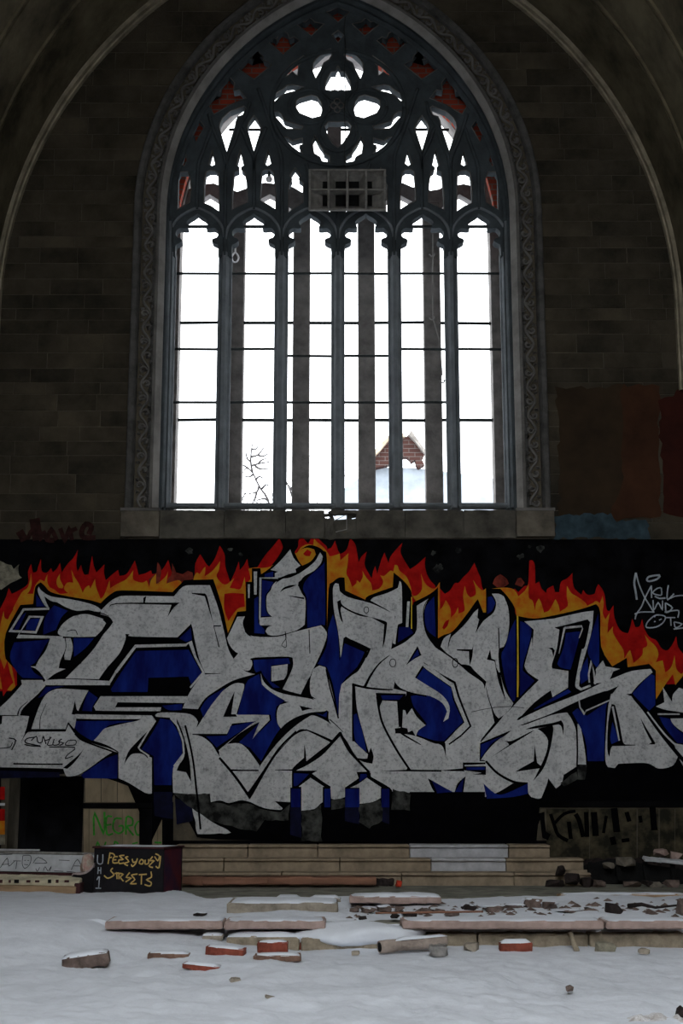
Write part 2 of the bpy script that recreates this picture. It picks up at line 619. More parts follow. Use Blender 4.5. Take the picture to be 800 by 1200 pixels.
for a, b in ((100, 118), (119, 137), (138, 165)):
    board(a, 911 if a < 130 else 915, b, 940, M_CREAM)
board(97, 941, 178, 947, M_DARK, 'wall_rail', -0.02)
for a, b in ((98, 104), (104.6, 143), (143.6, 163)):
    board(a, 948, b, 1012, M_CREAM)
board(163.5, 948, 178, 1012, M_DARK, 'wall_post', -0.03)
for a, b in ((178.5, 184), (184.6, 190)):
    board(a, 946, b, 1012, M_CREAM)
board(190, 940, 203, 1012, M_DARK, 'wall_post', -0.012)
for a, b in ((640, 690), (691, 745.5), (747, 771), (773, 790), (791, 806)):
    board(a, 948, b, 1014, M_CREAMD)
for a, b in ((756, 771), (773, 806)):
    board(a, 915, b, 938, M_CREAMD, y0=-0.008)
board(630, 939, 806, 946, M_DARK, 'wall_rail', -0.02)
board(203, 985, 640, 1012, M_DARK, 'wall_board', 0.0)
board(-6, 908, 1, 1012, M_DARK, 'wall_post', -0.008)
for a, b, mm in ((922, 937, M_RED), (941, 944, M_PEWW), (948, 962, M_RED), (962, 978, M_YEL), (978, 990, M_PALEPL)):
    board(-6, a, 6, b, mm, 'painted_post_patch', -0.016, -0.009)

# ---- side walls and vault
wall_left = box('wall_left', (0.5, 0.55 - ROOF_END, 8.0), (-VHW - 0.25 - 0.02, (0.55 + ROOF_END) / 2, 3.6), M_VAULT)
tag(wall_left, 'dark plain side wall left of the chancel', kind='structure')
wall_right = box('wall_right', (0.5, 0.55 - ROOF_END, 8.0), (VHW + 0.25 + 0.02, (0.55 + ROOF_END) / 2, 3.6), M_VAULT)
tag(wall_right, 'dark plain side wall right of the chancel', kind='structure')
ceiling = sweep('ceiling', [(VHW, 0.02), (VHW, -1.20), (VHW + 0.07, -1.21), (VHW + 0.07, -1.28), (VHW, -1.29), (VHW, -2.16),
                            (VHW + 0.07, -2.17), (VHW + 0.07, -2.25), (VHW, -2.26), (VHW, -4.4), (VHW, ROOF_END), (VHW + 0.5, ROOF_END),
                            (VHW + 0.5, 0.55)], 6.0, M_VAULT, c=VC, zs=VZS, n=40)
tag(ceiling, 'stained pointed barrel vault above the end wall', kind='structure')
trim1 = sweep('trim_1', [(VHW + 0.02, -0.17), (VHW - 0.005, -0.165), (VHW - 0.035, -0.13), (VHW - 0.04, -0.07), (VHW - 0.06, -0.06),
                         (VHW - 0.065, 0.0), (VHW - 0.065, 0.02)], 5.8, M_RIB, c=VC, zs=VZS, n=40)
tag(trim1, 'pale stone moulding where the vault meets the end wall', kind='structure')
for k, yy in enumerate((-1.245, -2.21)):
    t = sweep('trim_%d' % (k + 2), [(VHW + 0.06, yy - 0.035), (VHW + 0.055, yy + 0.035)], 6.0, M_GROOVE, c=VC, zs=VZS, n=40)
    tag(t, ['dark hollow rib groove nearest the end wall', 'dark hollow rib groove further from the end wall'][k], kind='structure')
    e = sweep('rib_edge', [(VHW + 0.01, yy - 0.09), (VHW - 0.03, yy - 0.08), (VHW - 0.03, yy - 0.05), (VHW + 0.01, yy - 0.04)], 6.0, M_VAULT, t,
              c=VC, zs=VZS, n=40)
    rc = random.Random(40 + k)
    # crumbled plaster chips along the groove
    V, Fc = [], []
    La = arch(VHW + 0.02, 6.0, VC, VZS, 60)
    for i in range(len(La) - 1):
        if rc.random() < 0.55:
            continue
        (x0, z0), (x1, z1) = La[i], La[i + 1]
        f0, f1 = rc.uniform(0, 0.4), rc.uniform(0.5, 1)
        xa, za, xb, zb = x0 + (x1 - x0) * f0, z0 + (z1 - z0) * f0, x0 + (x1 - x0) * f1, z0 + (z1 - z0) * f1
        w = rc.uniform(0.03, 0.06)
        b = len(V)
        V += [(xa, yy - 0.04, za), (xb, yy - 0.04, zb), (xb, yy - 0.04 + w, zb), (xa, yy - 0.04 + w, za)]
        Fc.append((b, b + 1, b + 2, b + 3))
    mesh('plaster_chips', V, Fc, M_VAULT, t)

# nave behind the camera: roofless, its walls still standing
for nm, sx, lab in (('wall_nave_left', -1, 'left wall of the roofless nave behind the viewer'), ('wall_nave_right', 1, 'right wall of the roofless nave behind the viewer')):
    hgt = 8.5 if sx < 0 else 11.5          # unseen left wall made lower to let side light onto the right vault
    o = box(nm, (0.6, 38, hgt), (sx * 7.0, ROOF_END - 19, hgt / 2 - 0.15), M_VAULT)
    tag(o, lab, kind='structure')
    o = box(nm + '_return', (2.9, 0.5, 12.5), (sx * 5.9, ROOF_END + 0.25, 6.1), M_VAULT)
    tag(o, lab.replace('wall', 'return wall'), kind='structure')
o = box('wall_nave_end', (14.6, 0.6, 13.5), (0, ROOF_END - 38.3, 6.6), M_VAULT)
tag(o, 'far end wall of the roofless nave behind the viewer', kind='structure')
# ---- floors
floor = box('floor', (9.4, 0.6 - EDGE - 0.24, 0.3), (0, (0.6 + EDGE + 0.24) / 2, FLOOR - 0.15), M_CONC)
tag(floor, 'bare grey concrete chancel floor in front of the steps', kind='structure')
gnd = box('floor_lower', (60, 44, 0.3), (0, EDGE - 22.0, LOWER - 0.18), M_SNOW)
tag(gnd, 'snow-covered nave floor in the foreground', kind='structure')
outg = box('ground_outside', (90, 70, 0.3), (0, 37, LOWER - 0.3), M_SNOW)
tag(outg, 'snowy ground outside behind the end wall', kind='structure')

# ================================================================== THE WINDOW
win = empty('window_1', (0, 0, 4.0))
tag(win, 'tall pointed window with stone tracery and six narrow lights', kind='structure')


def wpart(o):
    o.parent = win
    o.matrix_parent_inverse = Matrix.Translation((0, 0, -4.0))
    return o


ZB = Z_SILL1                      # frame foot
wpart(sweep('outer_moulding', [(2.54, 0.02), (2.54, -0.06), (2.525, -0.075), (2.475, -0.078), (2.455, -0.05), (2.435, 0.035)], ZB, M_FRIEZE))
wpart(sweep('frieze_bed', [(2.436, 0.035), (2.26, 0.035)], ZB, M_FRIEZE))  # recess bed coloured darker than the vine, shade put in for relief
wpart(sweep('inner_moulding', [(2.262, 0.035), (2.250, -0.07), (2.225, -0.075), (2.215, -0.055)], ZB, M_FRAME))
wpart(sweep('splayed_strip', [(2.216, -0.055), (2.155, 0.03), (2.15, 0.05)], ZB, M_STRIP))
wpart(sweep('reveal_moulding', [(2.17, 0.05), (2.17, 0.15), (2.145, 0.16), (2.13, 0.19), (2.145, 0.22), (2.145, 0.27), (2.11, 0.28),
                                (2.09, 0.305), (2.10, 0.318), (2.24, 0.325), (2.26, 0.34), (2.26, 0.62), (2.30, 0.62)], ZB - 0.05, M_TRAC))
wpart(sweep('passage_lining', [(2.30, 0.5), (2.30, 1.12)], 4.06, M_OUTER, closed=True))

# carved vine on the frieze
def arch_path(hw, z0):
    return arch(hw, z0, n=60, nv=70)


mid = arch_path(2.348, ZB + 0.02)
acc = [0.0]
for i in range(1, len(mid)):
    acc.append(acc[-1] + math.hypot(mid[i][0] - mid[i - 1][0], mid[i][1] - mid[i - 1][1]))
TOT = acc[-1]


def at_len(s):
    s = min(max(s, 0), TOT - 1e-6)
    import bisect
    i = bisect.bisect_right(acc, s) - 1
    t = (s - acc[i]) / max(1e-9, acc[i + 1] - acc[i])
    (x0, z0), (x1, z1) = mid[i], mid[i + 1]
    dx, dz = x1 - x0, z1 - z0
    l = math.hypot(dx, dz)
    return x0 + dx * t, z0 + dz * t, -dz / l, dx / l


rv = random.Random(12)
paths, LV, LF = [], [], []
s = 0.0
stem = []
PER = 0.36
while s < TOT:
    x, zz, nx, nz = at_len(s)
    o = 0.045 * math.sin(2 * math.pi * s / PER)
    stem.append((x + nx * o, -0.02, zz + nz * o))
    s += 0.03
paths.append((stem, 0.017))
k = 0
s = PER / 4
while s < TOT:
    sd = 1 if k % 2 == 0 else -1
    x, zz, nx, nz = at_len(s)
    tx, tz = nz, -nx
    # curled tendril opposite the bend and a three-lobed leaf
    cxo, czo = x - nx * sd * 0.028, zz - nz * sd * 0.028
    curl = []
    for j in range(10):
        a = j / 9 * 4.6 + rv.uniform(-0.1, 0.1)
        r = 0.052 - 0.0040 * j
        curl.append((cxo + (nx * math.cos(a) * sd + tx * math.sin(a)) * r, -0.02 - 0.001 * j, czo + (nz * math.cos(a) * sd + tz * math.sin(a)) * r))
    paths.append((curl, 0.014))
    for dl, dsz in ((0.0, 0.042), (0.075, 0.032), (-0.075, 0.032)):
        lx, lz = x - nx * sd * (0.03 if dl == 0 else 0.058) + tx * dl, zz - nz * sd * (0.03 if dl == 0 else 0.058) + tz * dl
        b = len(LV)
        m_ = 7
        LV.append((lx, -0.05, lz))
        for j in range(m_):
            a = 2 * math.pi * j / m_ + rv.random()
            rr = dsz * (1.0 if j % 2 == 0 else 0.6)
            LV.append((lx + rr * math.cos(a), 0.0, lz + rr * math.sin(a)))
        for j in range(m_):
            LF.append((b, b + 1 + j, b + 1 + (j + 1) % m_))
    k += 1
    s += PER / 2
V, Fc = tube_data(paths, 5)
b = len(V)
V += LV
Fc += [tuple(b + i for i in f) for f in LF]
fz = wpart(mesh('vine_carving', V, Fc, M_FRAME))
tag(fz, 'carved stone vine scroll running round the window frame', kind='stuff')

# jamb base blocks and sill panels
for sgn in (-1, 1):
    p = [(AX + sgn * 2.57, Z_SILL0 + 0.02), (AX + sgn * 2.57, ZB - 0.01), (AX + sgn * 2.12, ZB - 0.01), (AX + sgn * 2.12, Z_SILL0 + 0.02)]
    wpart(prism('jamb_base', p, -0.10, 0.05, M_BASEBLK))
    wpart(prism('base_cap', [(AX + sgn * 2.58, ZB - 0.035), (AX + sgn * 2.58, ZB), (AX + sgn * 2.12, ZB), (AX + sgn * 2.12, ZB - 0.035)], -0.115, 0.03, M_FRAME))
rs = random.Random(5)
xs = [AX - 2.12, AX - 1.35, AX - 0.62, AX - 0.16]
for a, b in zip(xs[:-1], xs[1:]):
    e = ragged([(a + 0.003, Z_SILL0 + 0.01), (b - 0.003, Z_SILL0 + 0.01), (b - 0.003, ZB - 0.015), (a + 0.003, ZB - 0.015)], 0.004, rs.random())
    wpart(prism('sill_panel', e, -0.035 + rs.uniform(-0.006, 0.006), 0.10, M_SILL))
xs = [AX + 0.22, AX + 0.8, AX + 1.5, AX + 2.12]
for a, b in zip(xs[:-1], xs[1:]):
    e = ragged([(a + 0.003, Z_SILL0 + 0.01), (b - 0.003, Z_SILL0 + 0.01), (b - 0.003, ZB - 0.015), (a + 0.003, ZB - 0.015)], 0.004, rs.random())
    wpart(prism('sill_panel', e, -0.035 + rs.uniform(-0.006, 0.006), 0.10, M_SILL))
# broken stump of sill at the hole
wpart(prism('broken_sill_stub', ragged(Wp([(381, 632), (384, 612), (390, 606), (391, 620), (404, 625), (420, 622), (424, 632)]), 0.012, 8, 0.06), -0.03, 0.08, M_SILL))
wpart(prism('broken_sill_stub', ragged(Wp([(384, 600), (390, 598), (416, 598), (424, 601), (424, 604), (408, 602), (392, 603)]), 0.008, 9, 0.05), -0.02, 0.07, M_SILL))
wpart(tubes('broken_iron_frame', [([(W(391, 611)[0], -0.03, W(391, 611)[1]), (W(406, 603.5)[0], -0.03, W(406, 603.5)[1]), (W(406, 621)[0], -0.03, W(406, 621)[1]),
                                    (W(393, 624)[0], -0.03, W(393, 624)[1])], 0.006)], M_STRIP))
wpart(prism('sill_backing', [(AX - 2.2, Z_SILL0), (AX - 2.2, ZB - 0.03), (AX + 2.2, ZB - 0.03), (AX + 2.2, Z_SILL0)], 0.10, 0.16, M_SILL,
            holes=[Wp([(389.5, 603), (406.5, 603.2), (406, 608.3), (392, 609.3)], 0.1), Wp([(380.5, 605), (386, 604.6), (386.5, 607.5), (381, 607)], 0.1), Wp([(411.5, 606.4), (417, 605.6), (416.5, 607.6), (412.5, 608.4)], 0.1)]))  # added slab, blocks sky light between the panels except through its holes
# bottom rail of the inner window
TY = 0.32
zr0, zr1 = W(400, 596.0, TY)[1], W(400, 588.5, TY)[1]
wpart(box('bottom_rail', (4.2, 0.16, zr1 - zr0 - 0.02), (AX, TY + 0.10, (zr0 + zr1) / 2 + 0.01), M_MULL, bevel=0.02))
wpart(box('sill_slab', (4.2, 0.30, 0.05), (AX, 0.24, ZB - 0.055), M_SILL, bevel=0.008)) if False else None

# ---- tracery plate traced as openings (left half, mirrored)
PIT = 0.716
LHW = 0.272


def tz(py):
    return W(394, py, TY)[1]


def txs(dx, py):
    u = (600 - py) / F
    return dx / F * (DIST + TY) / (CT - u * ST)


def TP(pts):
    """traced pixels -> plate coordinates relative to the axis (x=394.3)"""
    return [(txs(x - 394.3, y), tz(y)) for x, y in pts]


Z300 = tz(300)
head = [(-25.3, 300), (-25.3, 290), (-24.5, 286.5), (-20, 284.5), (-17.5, 282), (-19, 279.5), (-23, 278), (-25, 274), (-24, 270), (-20, 267), (-15, 267.5), (-10.5, 267),
        (-11.5, 264), (-12.8, 260), (-9, 256), (-4, 253), (0, 250)]
head = head[:2] + smooth2(head[2:], 3)
head = head + [(-x, y) for x, y in reversed(head[:-1])]
outer_l = arch(2.14, Z300, ax=0.0, n=24)
bottom = []
for i in range(6):
    c = (i - 2.5) * PIT
    hp = [(c + txs(dx, y), tz(y)) for dx, y in head]
    bottom += hp
outline = outer_l + list(reversed(bottom))
half = [
    [(255, 150), (256, 144), (259, 138), (268, 130), (284, 124), (287, 127), (283, 135), (277, 137), (275, 142), (273.5, 150), (264, 178.5)],
    [(287.5, 150), (290, 143), (296, 135), (301, 142), (305, 150), (295.8, 178)],
    [(230.5, 138), (238, 148.5), (228, 166.5), (223.7, 153)],
    [(240, 119), (250, 106.5), (256, 107), (257.5, 97.5), (266, 88), (273, 97), (272, 106.5), (279, 105), (287, 115), (268, 123), (249, 134)],
    [(276.5, 80), (288, 67), (293, 70), (297.6, 57), (306, 66), (307, 70), (317, 76), (296, 93)],
    [(311, 47.5), (317.5, 43), (322, 46), (325.6, 39), (329, 35.6), (335, 39), (337.5, 45.6), (342.5, 43), (349, 47.5), (330, 64)],
    [(345, 28), (352, 25), (356, 25.8), (361.5, 20.6), (367, 26), (378, 28), (363, 42)],
    [(345, 118), (349, 115), (363, 111), (370, 113), (375, 120), (376, 130), (374, 136.5), (364, 139), (349, 133), (345, 126.5)],
    [(367.5, 159), (364, 166), (366, 180), (373, 184), (375, 189), (385, 194.5), (385, 183), (378, 179), (377, 175), (372, 168)],
    [(325, 160), (334, 171), (340, 174), (344, 180), (356, 187.5), (353, 180), (349.5, 174), (350, 170), (353, 169.5), (353, 161.5), (346, 163.5), (340.5, 165), (336, 161)],
    [(315, 119), (317.5, 112.5), (324, 107.5), (330, 104), (334, 100), (341, 99), (355, 102), (345, 107), (336, 109), (328, 112), (321, 119)],
    [(315, 131), (324, 130.5), (328.5, 134), (331.5, 141), (345, 145.5), (354, 148), (352, 151.5), (334.5, 151.5), (330, 148), (325, 142)],
    [(326, 91), (331, 84), (341, 74), (354, 65), (356, 68), (348, 77), (347, 88.7), (341, 84.5), (335, 89)],
    [(368, 93), (364.4, 84), (365, 74), (368, 69.4), (374, 64), (379, 59.4), (386, 57), (387, 65), (384, 70), (377.5, 74), (374, 82.5)],
    [(214.5, 176), (210, 192.5), (214, 195), (217.7, 188)],
    [(206, 246), (207, 206), (209.5, 201.5), (218.5, 201), (221.5, 209), (222.5, 221), (220.5, 237)],
    [(247, 176), (242.5, 193), (247, 195), (251, 193)],
    [(239.5, 202), (244, 199.5), (250, 199.5), (254.5, 202), (255.5, 248), (246, 242), (237, 238), (237.5, 215)],
    [(280, 174.5), (275, 194), (278.3, 196), (278.3, 199), (272.5, 201.5), (270, 230), (270, 246), (279, 241), (288.5, 237), (288, 215), (285.5, 201.5), (281.5, 199), (281.5, 196), (284.5, 194)],
    [(312.7, 175.5), (307.5, 192), (312, 195), (316.5, 192)],
    [(304, 214), (305, 201), (309, 198.5), (315, 198.5), (319, 202), (321.5, 228), (321.5, 245.5), (312, 240), (303, 235)],
    [(344, 196.5), (337.5, 206), (340.5, 210), (336.5, 217.5), (336, 249), (345, 242.5), (353.5, 237.5), (354, 214), (348.5, 210), (351, 206)],
    [(364, 207), (375, 202), (385.5, 200.5), (385.5, 249.5), (377, 243), (365, 238)],
]
single = [
    [(378.5, 105.5), (380, 95), (386, 84), (391.5, 83.5), (393, 79), (394.3, 77), (395.6, 79), (397.1, 83.5), (402.6, 84), (408.6, 95), (410.1, 105.5), (402, 107), (398, 105.5), (394.3, 107), (390.6, 105.5), (386, 107)],
    [(378, 148), (383, 142.5), (405.6, 142.5), (410.6, 148), (407.6, 157), (400.6, 168), (394.3, 173), (388, 168), (381, 157)],
    [(381, 14), (387, 12), (391, 9.6), (394.3, 8), (397.6, 9.6), (401.6, 12), (407.6, 14), (394.3, 26)],
    [(387, 41), (394.3, 35.5), (401.6, 41), (394.3, 50)],
]
holes = []
for p in half:
    q = TP(p)
    holes.append(q)
    holes.append([(-x, z_) for x, z_ in reversed(q)])
for p in single:
    holes.append(TP(p))


def grow(loop, d):
    area = sum(loop[i][0] * loop[(i + 1) % len(loop)][1] - loop[(i + 1) % len(loop)][0] * loop[i][1] for i in range(len(loop)))
    s_ = 1 if area > 0 else -1
    out = []
    n = len(loop)
    for i in range(n):
        (x0, y0), (x1, y1), (x2, y2) = loop[i - 1], loop[i], loop[(i + 1) % n]
        ax_, ay_ = x1 - x0, y1 - y0
        bx, by = x2 - x1, y2 - y1
        la, lb = math.hypot(ax_, ay_) or 1e-9, math.hypot(bx, by) or 1e-9
        nx, ny = (ay_ / la + by / lb), (-ax_ / la - bx / lb)
        l = math.hypot(nx, ny)
        if l < 0.3:
            out.append((x1, y1))
            continue
        k = min(1.8, 2 / l) / l
        out.append((x1 + s_ * nx * d * k, y1 + s_ * ny * d * k))
    return out


def plate(name, outl, hls, yf, yc, yb, d, m):
    """slab whose front edges round every opening are chamfered"""
    fr = [outl] + list(hls)
    tri = tessellate_polygon([[Vector((x, z_, 0)) for x, z_ in l] for l in fr])
    flat = [p for l in fr for p in l]
    midl = [p for l in [outl] + list(hls) for p in l]
    n = len(flat)
    V = [(x + AX, yf, z_) for x, z_ in flat] + [(x + AX, yc, z_) for x, z_ in midl] + [(x + AX, yb, z_) for x, z_ in midl]
    Fc = [tuple(t) for t in tri]
    b = 0
    for l in fr:
        k = len(l)
        for i in range(k):
            j = (i + 1) % k
            Fc.append((b + i, b + j, n + b + j, n + b + i))
            Fc.append((n + b + i, n + b + j, 2 * n + b + j, 2 * n + b + i))
        b += k
    tri2 = tessellate_polygon([[Vector((x, z_, 0)) for x, z_ in l] for l in [outl] + list(hls)])
    Fc += [tuple(2 * n + i for i in t) for t in tri2]
    return mesh(name, V, Fc, m)


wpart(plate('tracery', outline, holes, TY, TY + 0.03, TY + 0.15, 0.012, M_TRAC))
# thin paler tubes added round every opening as rim highlights
for hl in holes:
    lp_ = [(x + AX, TY - 0.002, z_) for x, z_ in hl + hl[:1]]
    wpart(tubes('rim_highlight', [(lp_, 0.0085)], M_FRAME, sides=5))

# raised rolls that run over the tracery bars
def T3(x, y, yy=TY - 0.012):
    return (AX + txs(x - 394.3, y), yy, tz(y))


def roll(pts, r=0.024, mirror=True, name='tracery_rib', m=M_TRAC):
    pts = smooth2(pts, 4)
    wpart(tubes(name, [([T3(x, y) for x, y in pts], r)], m, sides=6))
    if mirror:
        wpart(tubes(name, [([T3(788.6 - x, y) for x, y in pts], r)], m, sides=6))


roll([(262, 300), (262, 250), (262.5, 200), (261, 184), (254.5, 168), (248, 150), (243, 134)])
roll([(262.5, 200), (266, 182), (273, 168), (279.5, 148), (287, 135), (291, 120)])
roll([(328.5, 300), (328.5, 250), (328.5, 200), (327, 180), (317, 152), (309, 128), (301, 104)])
roll([(296, 246), (296.3, 200), (297, 184), (303, 168), (310, 150)])
roll([(296.3, 200), (295, 184), (288, 168), (281, 150)])
roll([(229.5, 246), (230, 200), (234, 184), (240, 168), (246, 150)])
roll([(197, 250), (199, 220), (206, 190), (214, 166)], 0.02)
roll([(394.3, 300), (394.3, 250), (394.3, 200)], 0.024, False)
roll([(361.5, 246), (360, 205), (357, 192)])
for i in range(6):
    c = (i - 2.5) * PIT
    hp = [(AX + c + txs(dx, y), TY - 0.012, tz(y)) for dx, y in smooth2([(-33, 282), (-30, 268), (-22, 256), (-10, 248), (0, 244.5), (10, 248), (22, 256), (30, 268), (33, 282)], 3)]
    wpart(tubes('light_head_rib', [(hp, 0.02)], M_MULL, sides=6))
zc = tz(126.5)
ring = [(AX + 0.86 * math.cos(a), TY - 0.012, zc + 0.80 * math.sin(a)) for a in [2 * math.pi * i / 48 for i in range(49)]]
wpart(tubes('rose_ring', [(ring, 0.03)], M_TRAC, sides=6))
for cx_, cy_, rx, ry in ((394.3, 97, 22, 24), (394.3, 155, 22, 23), (361, 125.5, 24, 20), (427.6, 125.5, 24, 20)):
    e = [(AX + txs(cx_ - 394.3 + rx * math.cos(a), cy_ - ry * math.sin(a)), TY - 0.012, tz(cy_ - ry * math.sin(a))) for a in [2 * math.pi * i / 28 for i in range(29)]]
    wpart(tubes('rose_lobe_ring', [(e, 0.022)], M_TRAC, sides=6))
boss = empty('boss_tmp')
bpy.data.objects.remove(boss)
bp_ = []
for dx, dy in ((-4, 0), (4, 0), (0, -4.5), (0, 4.5)):
    e = [(AX + txs(dx + 3.6 * math.cos(a) - 0.8, 125 + dy), TY - 0.03, tz(125 + dy - 3.6 * math.sin(a))) for a in [2 * math.pi * i / 12 for i in range(13)]]
    bp_.append((e, 0.010))
wpart(tubes('centre_boss', bp_, M_FRAME, sides=5))

# ---- mullions, each with a moulded section
def mullion(xc, z0, z1, w, y0, d, name, m):
    h = w / 2
    sec = [(-h, y0 + d * 0.62), (-h, y0 + d * 0.42), (-h * 0.62, y0 + d * 0.36), (-h * 0.52, y0 + d * 0.2), (-h * 0.26, y0), (h * 0.26, y0), (h * 0.52, y0 + d * 0.2),
           (h * 0.62, y0 + d * 0.36), (h, y0 + d * 0.42), (h, y0 + d * 0.62), (h * 0.4, y0 + d), (-h * 0.4, y0 + d)]
    n = len(sec)
    V = [(xc + x, y, z0) for x, y in sec] + [(xc + x, y, z1) for x, y in sec]
    Fc = [(i, (i + 1) % n, n + (i + 1) % n, n + i) for i in range(n)] + [tuple(range(n)), tuple(range(n, 2 * n))]
    return wpart(mesh(name, V, Fc, m))


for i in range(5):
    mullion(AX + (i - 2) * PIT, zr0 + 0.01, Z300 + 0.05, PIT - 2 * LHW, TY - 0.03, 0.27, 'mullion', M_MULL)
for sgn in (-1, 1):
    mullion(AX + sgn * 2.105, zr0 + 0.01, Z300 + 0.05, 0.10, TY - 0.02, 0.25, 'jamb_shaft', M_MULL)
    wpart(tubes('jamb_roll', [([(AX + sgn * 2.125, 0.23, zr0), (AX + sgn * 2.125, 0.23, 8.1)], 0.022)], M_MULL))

# iron saddle bars
lights = [(i - 2.5) * PIT for i in range(6)]
for py in (320.5, 409, 471.5):
    for i, c in enumerate(lights):
        yy = 417 if (py == 409 and i in (2, 3)) else py
        if py == 471.5 and i == 5:
            continue
        zz = W(394, yy, TY + 0.16)[1]
        wpart(tubes('saddle_bar', [([(AX + c - 0.30, TY + 0.16, zz), (AX + c + 0.30, TY + 0.16, zz + random.uniform(-0.006, 0.006))], 0.0175)], M_IRON, sides=6))
for i, c in enumerate(lights):
    zz = W(394, 265.6, TY + 0.16)[1]
    if i not in (2, 3):
        wpart(tubes('saddle_bar', [([(AX + c - 0.24, TY + 0.16, zz), (AX + c + 0.24, TY + 0.16, zz)], 0.022)], M_IRON, sides=6))

# ---- outer wall layer: brick arch, square posts and their heads
OY = 1.18
outer_loop = []
r_o, c_o, z_o = 2.718, -0.658, 8.32
hw_o = r_o + c_o
outer_loop = arch(hw_o, 4.32, c_o, z_o, 24, ax=-0.05)
wall_outer = prism('wall_outer', [(-4.7, -0.4), (-4.7, 12.9), (4.7, 12.9), (4.7, -0.4)], 1.12, 1.42, M_OUTER, holes=[outer_loop])
tag(wall_outer, 'grey stone outer skin behind the window tracery', kind='structure')
IY = 0.60
ring_px = [(207, 262), (211, 235), (218, 208), (228, 184), (240, 163), (258, 142), (283, 120), (305, 102), (326, 88), (350, 74), (372, 64), (394.3, 56)]
inner_ = [W(x, y, IY) for x, y in ring_px]
inner_ = inner_ + [(2 * W(394.3, 100, IY)[0] - x, z_) for x, z_ in reversed(inner_[:-1])]
zi0 = inner_[0][1]
def resample(L, n):
    d = [0.0]
    for i in range(1, len(L)):
        d.append(d[-1] + math.hypot(L[i][0] - L[i - 1][0], L[i][1] - L[i - 1][1]))
    out, j = [], 0
    for k_ in range(n + 1):
        t_ = d[-1] * k_ / n
        while j < len(d) - 2 and d[j + 1] < t_:
            j += 1
        f_ = (t_ - d[j]) / max(1e-9, d[j + 1] - d[j])
        out.append((L[j][0] + (L[j + 1][0] - L[j][0]) * f_, L[j][1] + (L[j + 1][1] - L[j][1]) * f_))
    return out


infill = resample([(x, z_) for x, z_ in arch(2.29, zi0 - 0.3, n=24, nv=8) if z_ >= zi0], 60)
inner_ = resample(inner_, 60)
V = [(x, IY, z_) for x, z_ in infill] + [(x, IY, z_) for x, z_ in inner_] + [(x, IY + 0.12, z_) for x, z_ in inner_] + [(x, IY + 0.12, z_) for x, z_ in infill]
n = 61
Fc = []
for i in range(60):
    for q in range(3):
        Fc.append((q * n + i, q * n + i + 1, (q + 1) * n + i + 1, (q + 1) * n + i))
wpart(mesh('brick_infill', V, Fc, M_BRICKW))
oarch = []
posts = [274.5, 352.5, 429.5, 507.5]
pw = 0.112
pz1 = W(394, 236, OY)[1]
for px in posts:
    xc = W(px, 430, OY)[0]
    e = box('outer_post', (2 * pw, 0.24, pz1 - 4.30), (xc, OY + 0.14, (pz1 + 4.30) / 2), M_OUTER, bevel=0.012)
    wpart(e)
# heads of the outer lights: one ragged plate
edges_l = W(213, 260, OY)[0]
cents = []
xs_p = [W(p, 240, OY)[0] for p in posts]
# posts do not shift with height: use the measured X
xs_p = [W(p, 430, OY)[0] for p in posts]
lims = [-2.12] + xs_p + [2.02]
top, bot = [], []
rp = random.Random(21)
for i in range(5):
    a, b = lims[i], lims[i + 1]
    c = (a + b) / 2
    wv = [(a + (pw if i else 0.0), W(394, 247, OY)[1]), (a + (b - a) * 0.28, W(394, 235, OY)[1]), (c, W(394, 226, OY)[1]), (b - (b - a) * 0.28, W(394, 235, OY)[1]),
          (b - (pw if i < 4 else 0.0), W(394, 247, OY)[1])]
    bot += wv
    n = 7
    for j in range(n):
        t = j / n
        yy = 223 - 9 * math.sin(math.pi * t) + rp.uniform(-1.8, 1.8)
        top.append((a + (b - a) * t, W(394, yy, OY)[1]))
top.append((lims[-1], W(394, 222, OY)[1]))
wpart(prism('outer_light_heads', bot + list(reversed(top)), OY + 0.04, OY + 0.2, M_OUTER))
wpart(box('outer_centre_post', (0.19, 0.2, W(394, 141, OY)[1] - W(394, 232, OY)[1]), (W(391.5, 180, OY)[0], OY + 0.13, (W(394, 141, OY)[1] + W(394, 232, OY)[1]) / 2), M_OUTER, bevel=0.01))
for py, half_w in ((377, 2.1), (491, 2.1), (150, 1.5)):
    zz = W(394, py, OY)[1]
    lm = [-half_w] + [x for x in xs_p if abs(x) < half_w] + [half_w]
    for a, b in zip(lm[:-1], lm[1:]):
        wpart(tubes('outer_bar', [([(a, OY + 0.05, zz), (b, OY + 0.05, zz + random.uniform(-0.01, 0.01))], 0.022)], M_IRON, sides=6))

# ================================================================== THE MURAL
OR = {'A': (0, 630), 'B': (120, 630), 'C': (240, 630), 'D': (360, 630), 'E': (480, 630), 'F': (560, 630), 'G': (640, 630)}


def P(k, pts, dy=0):
    ox, oy = OR[k]
    return [W(ox + x / 5, oy + (y + dy) / 5) for x, y in pts]


def S(k, pts, w0, w1=None, dy=0, sm=True):
    ox, oy = OR[k]
    q = [W(ox + x / 5, oy + (y + dy) / 5) for x, y in pts]
    if sm and len(q) > 2:
        q = smooth2(q, 4)
    return [ribbon(q, w0 * 0.0021, None if w1 is None else w1 * 0.0021)]     # one stroke


mural = empty('graffiti_mural', (0, 0, Z_SILL0))
tag(mural, 'huge wall graffiti piece of grey angular letters with flames on black', 'graffiti')


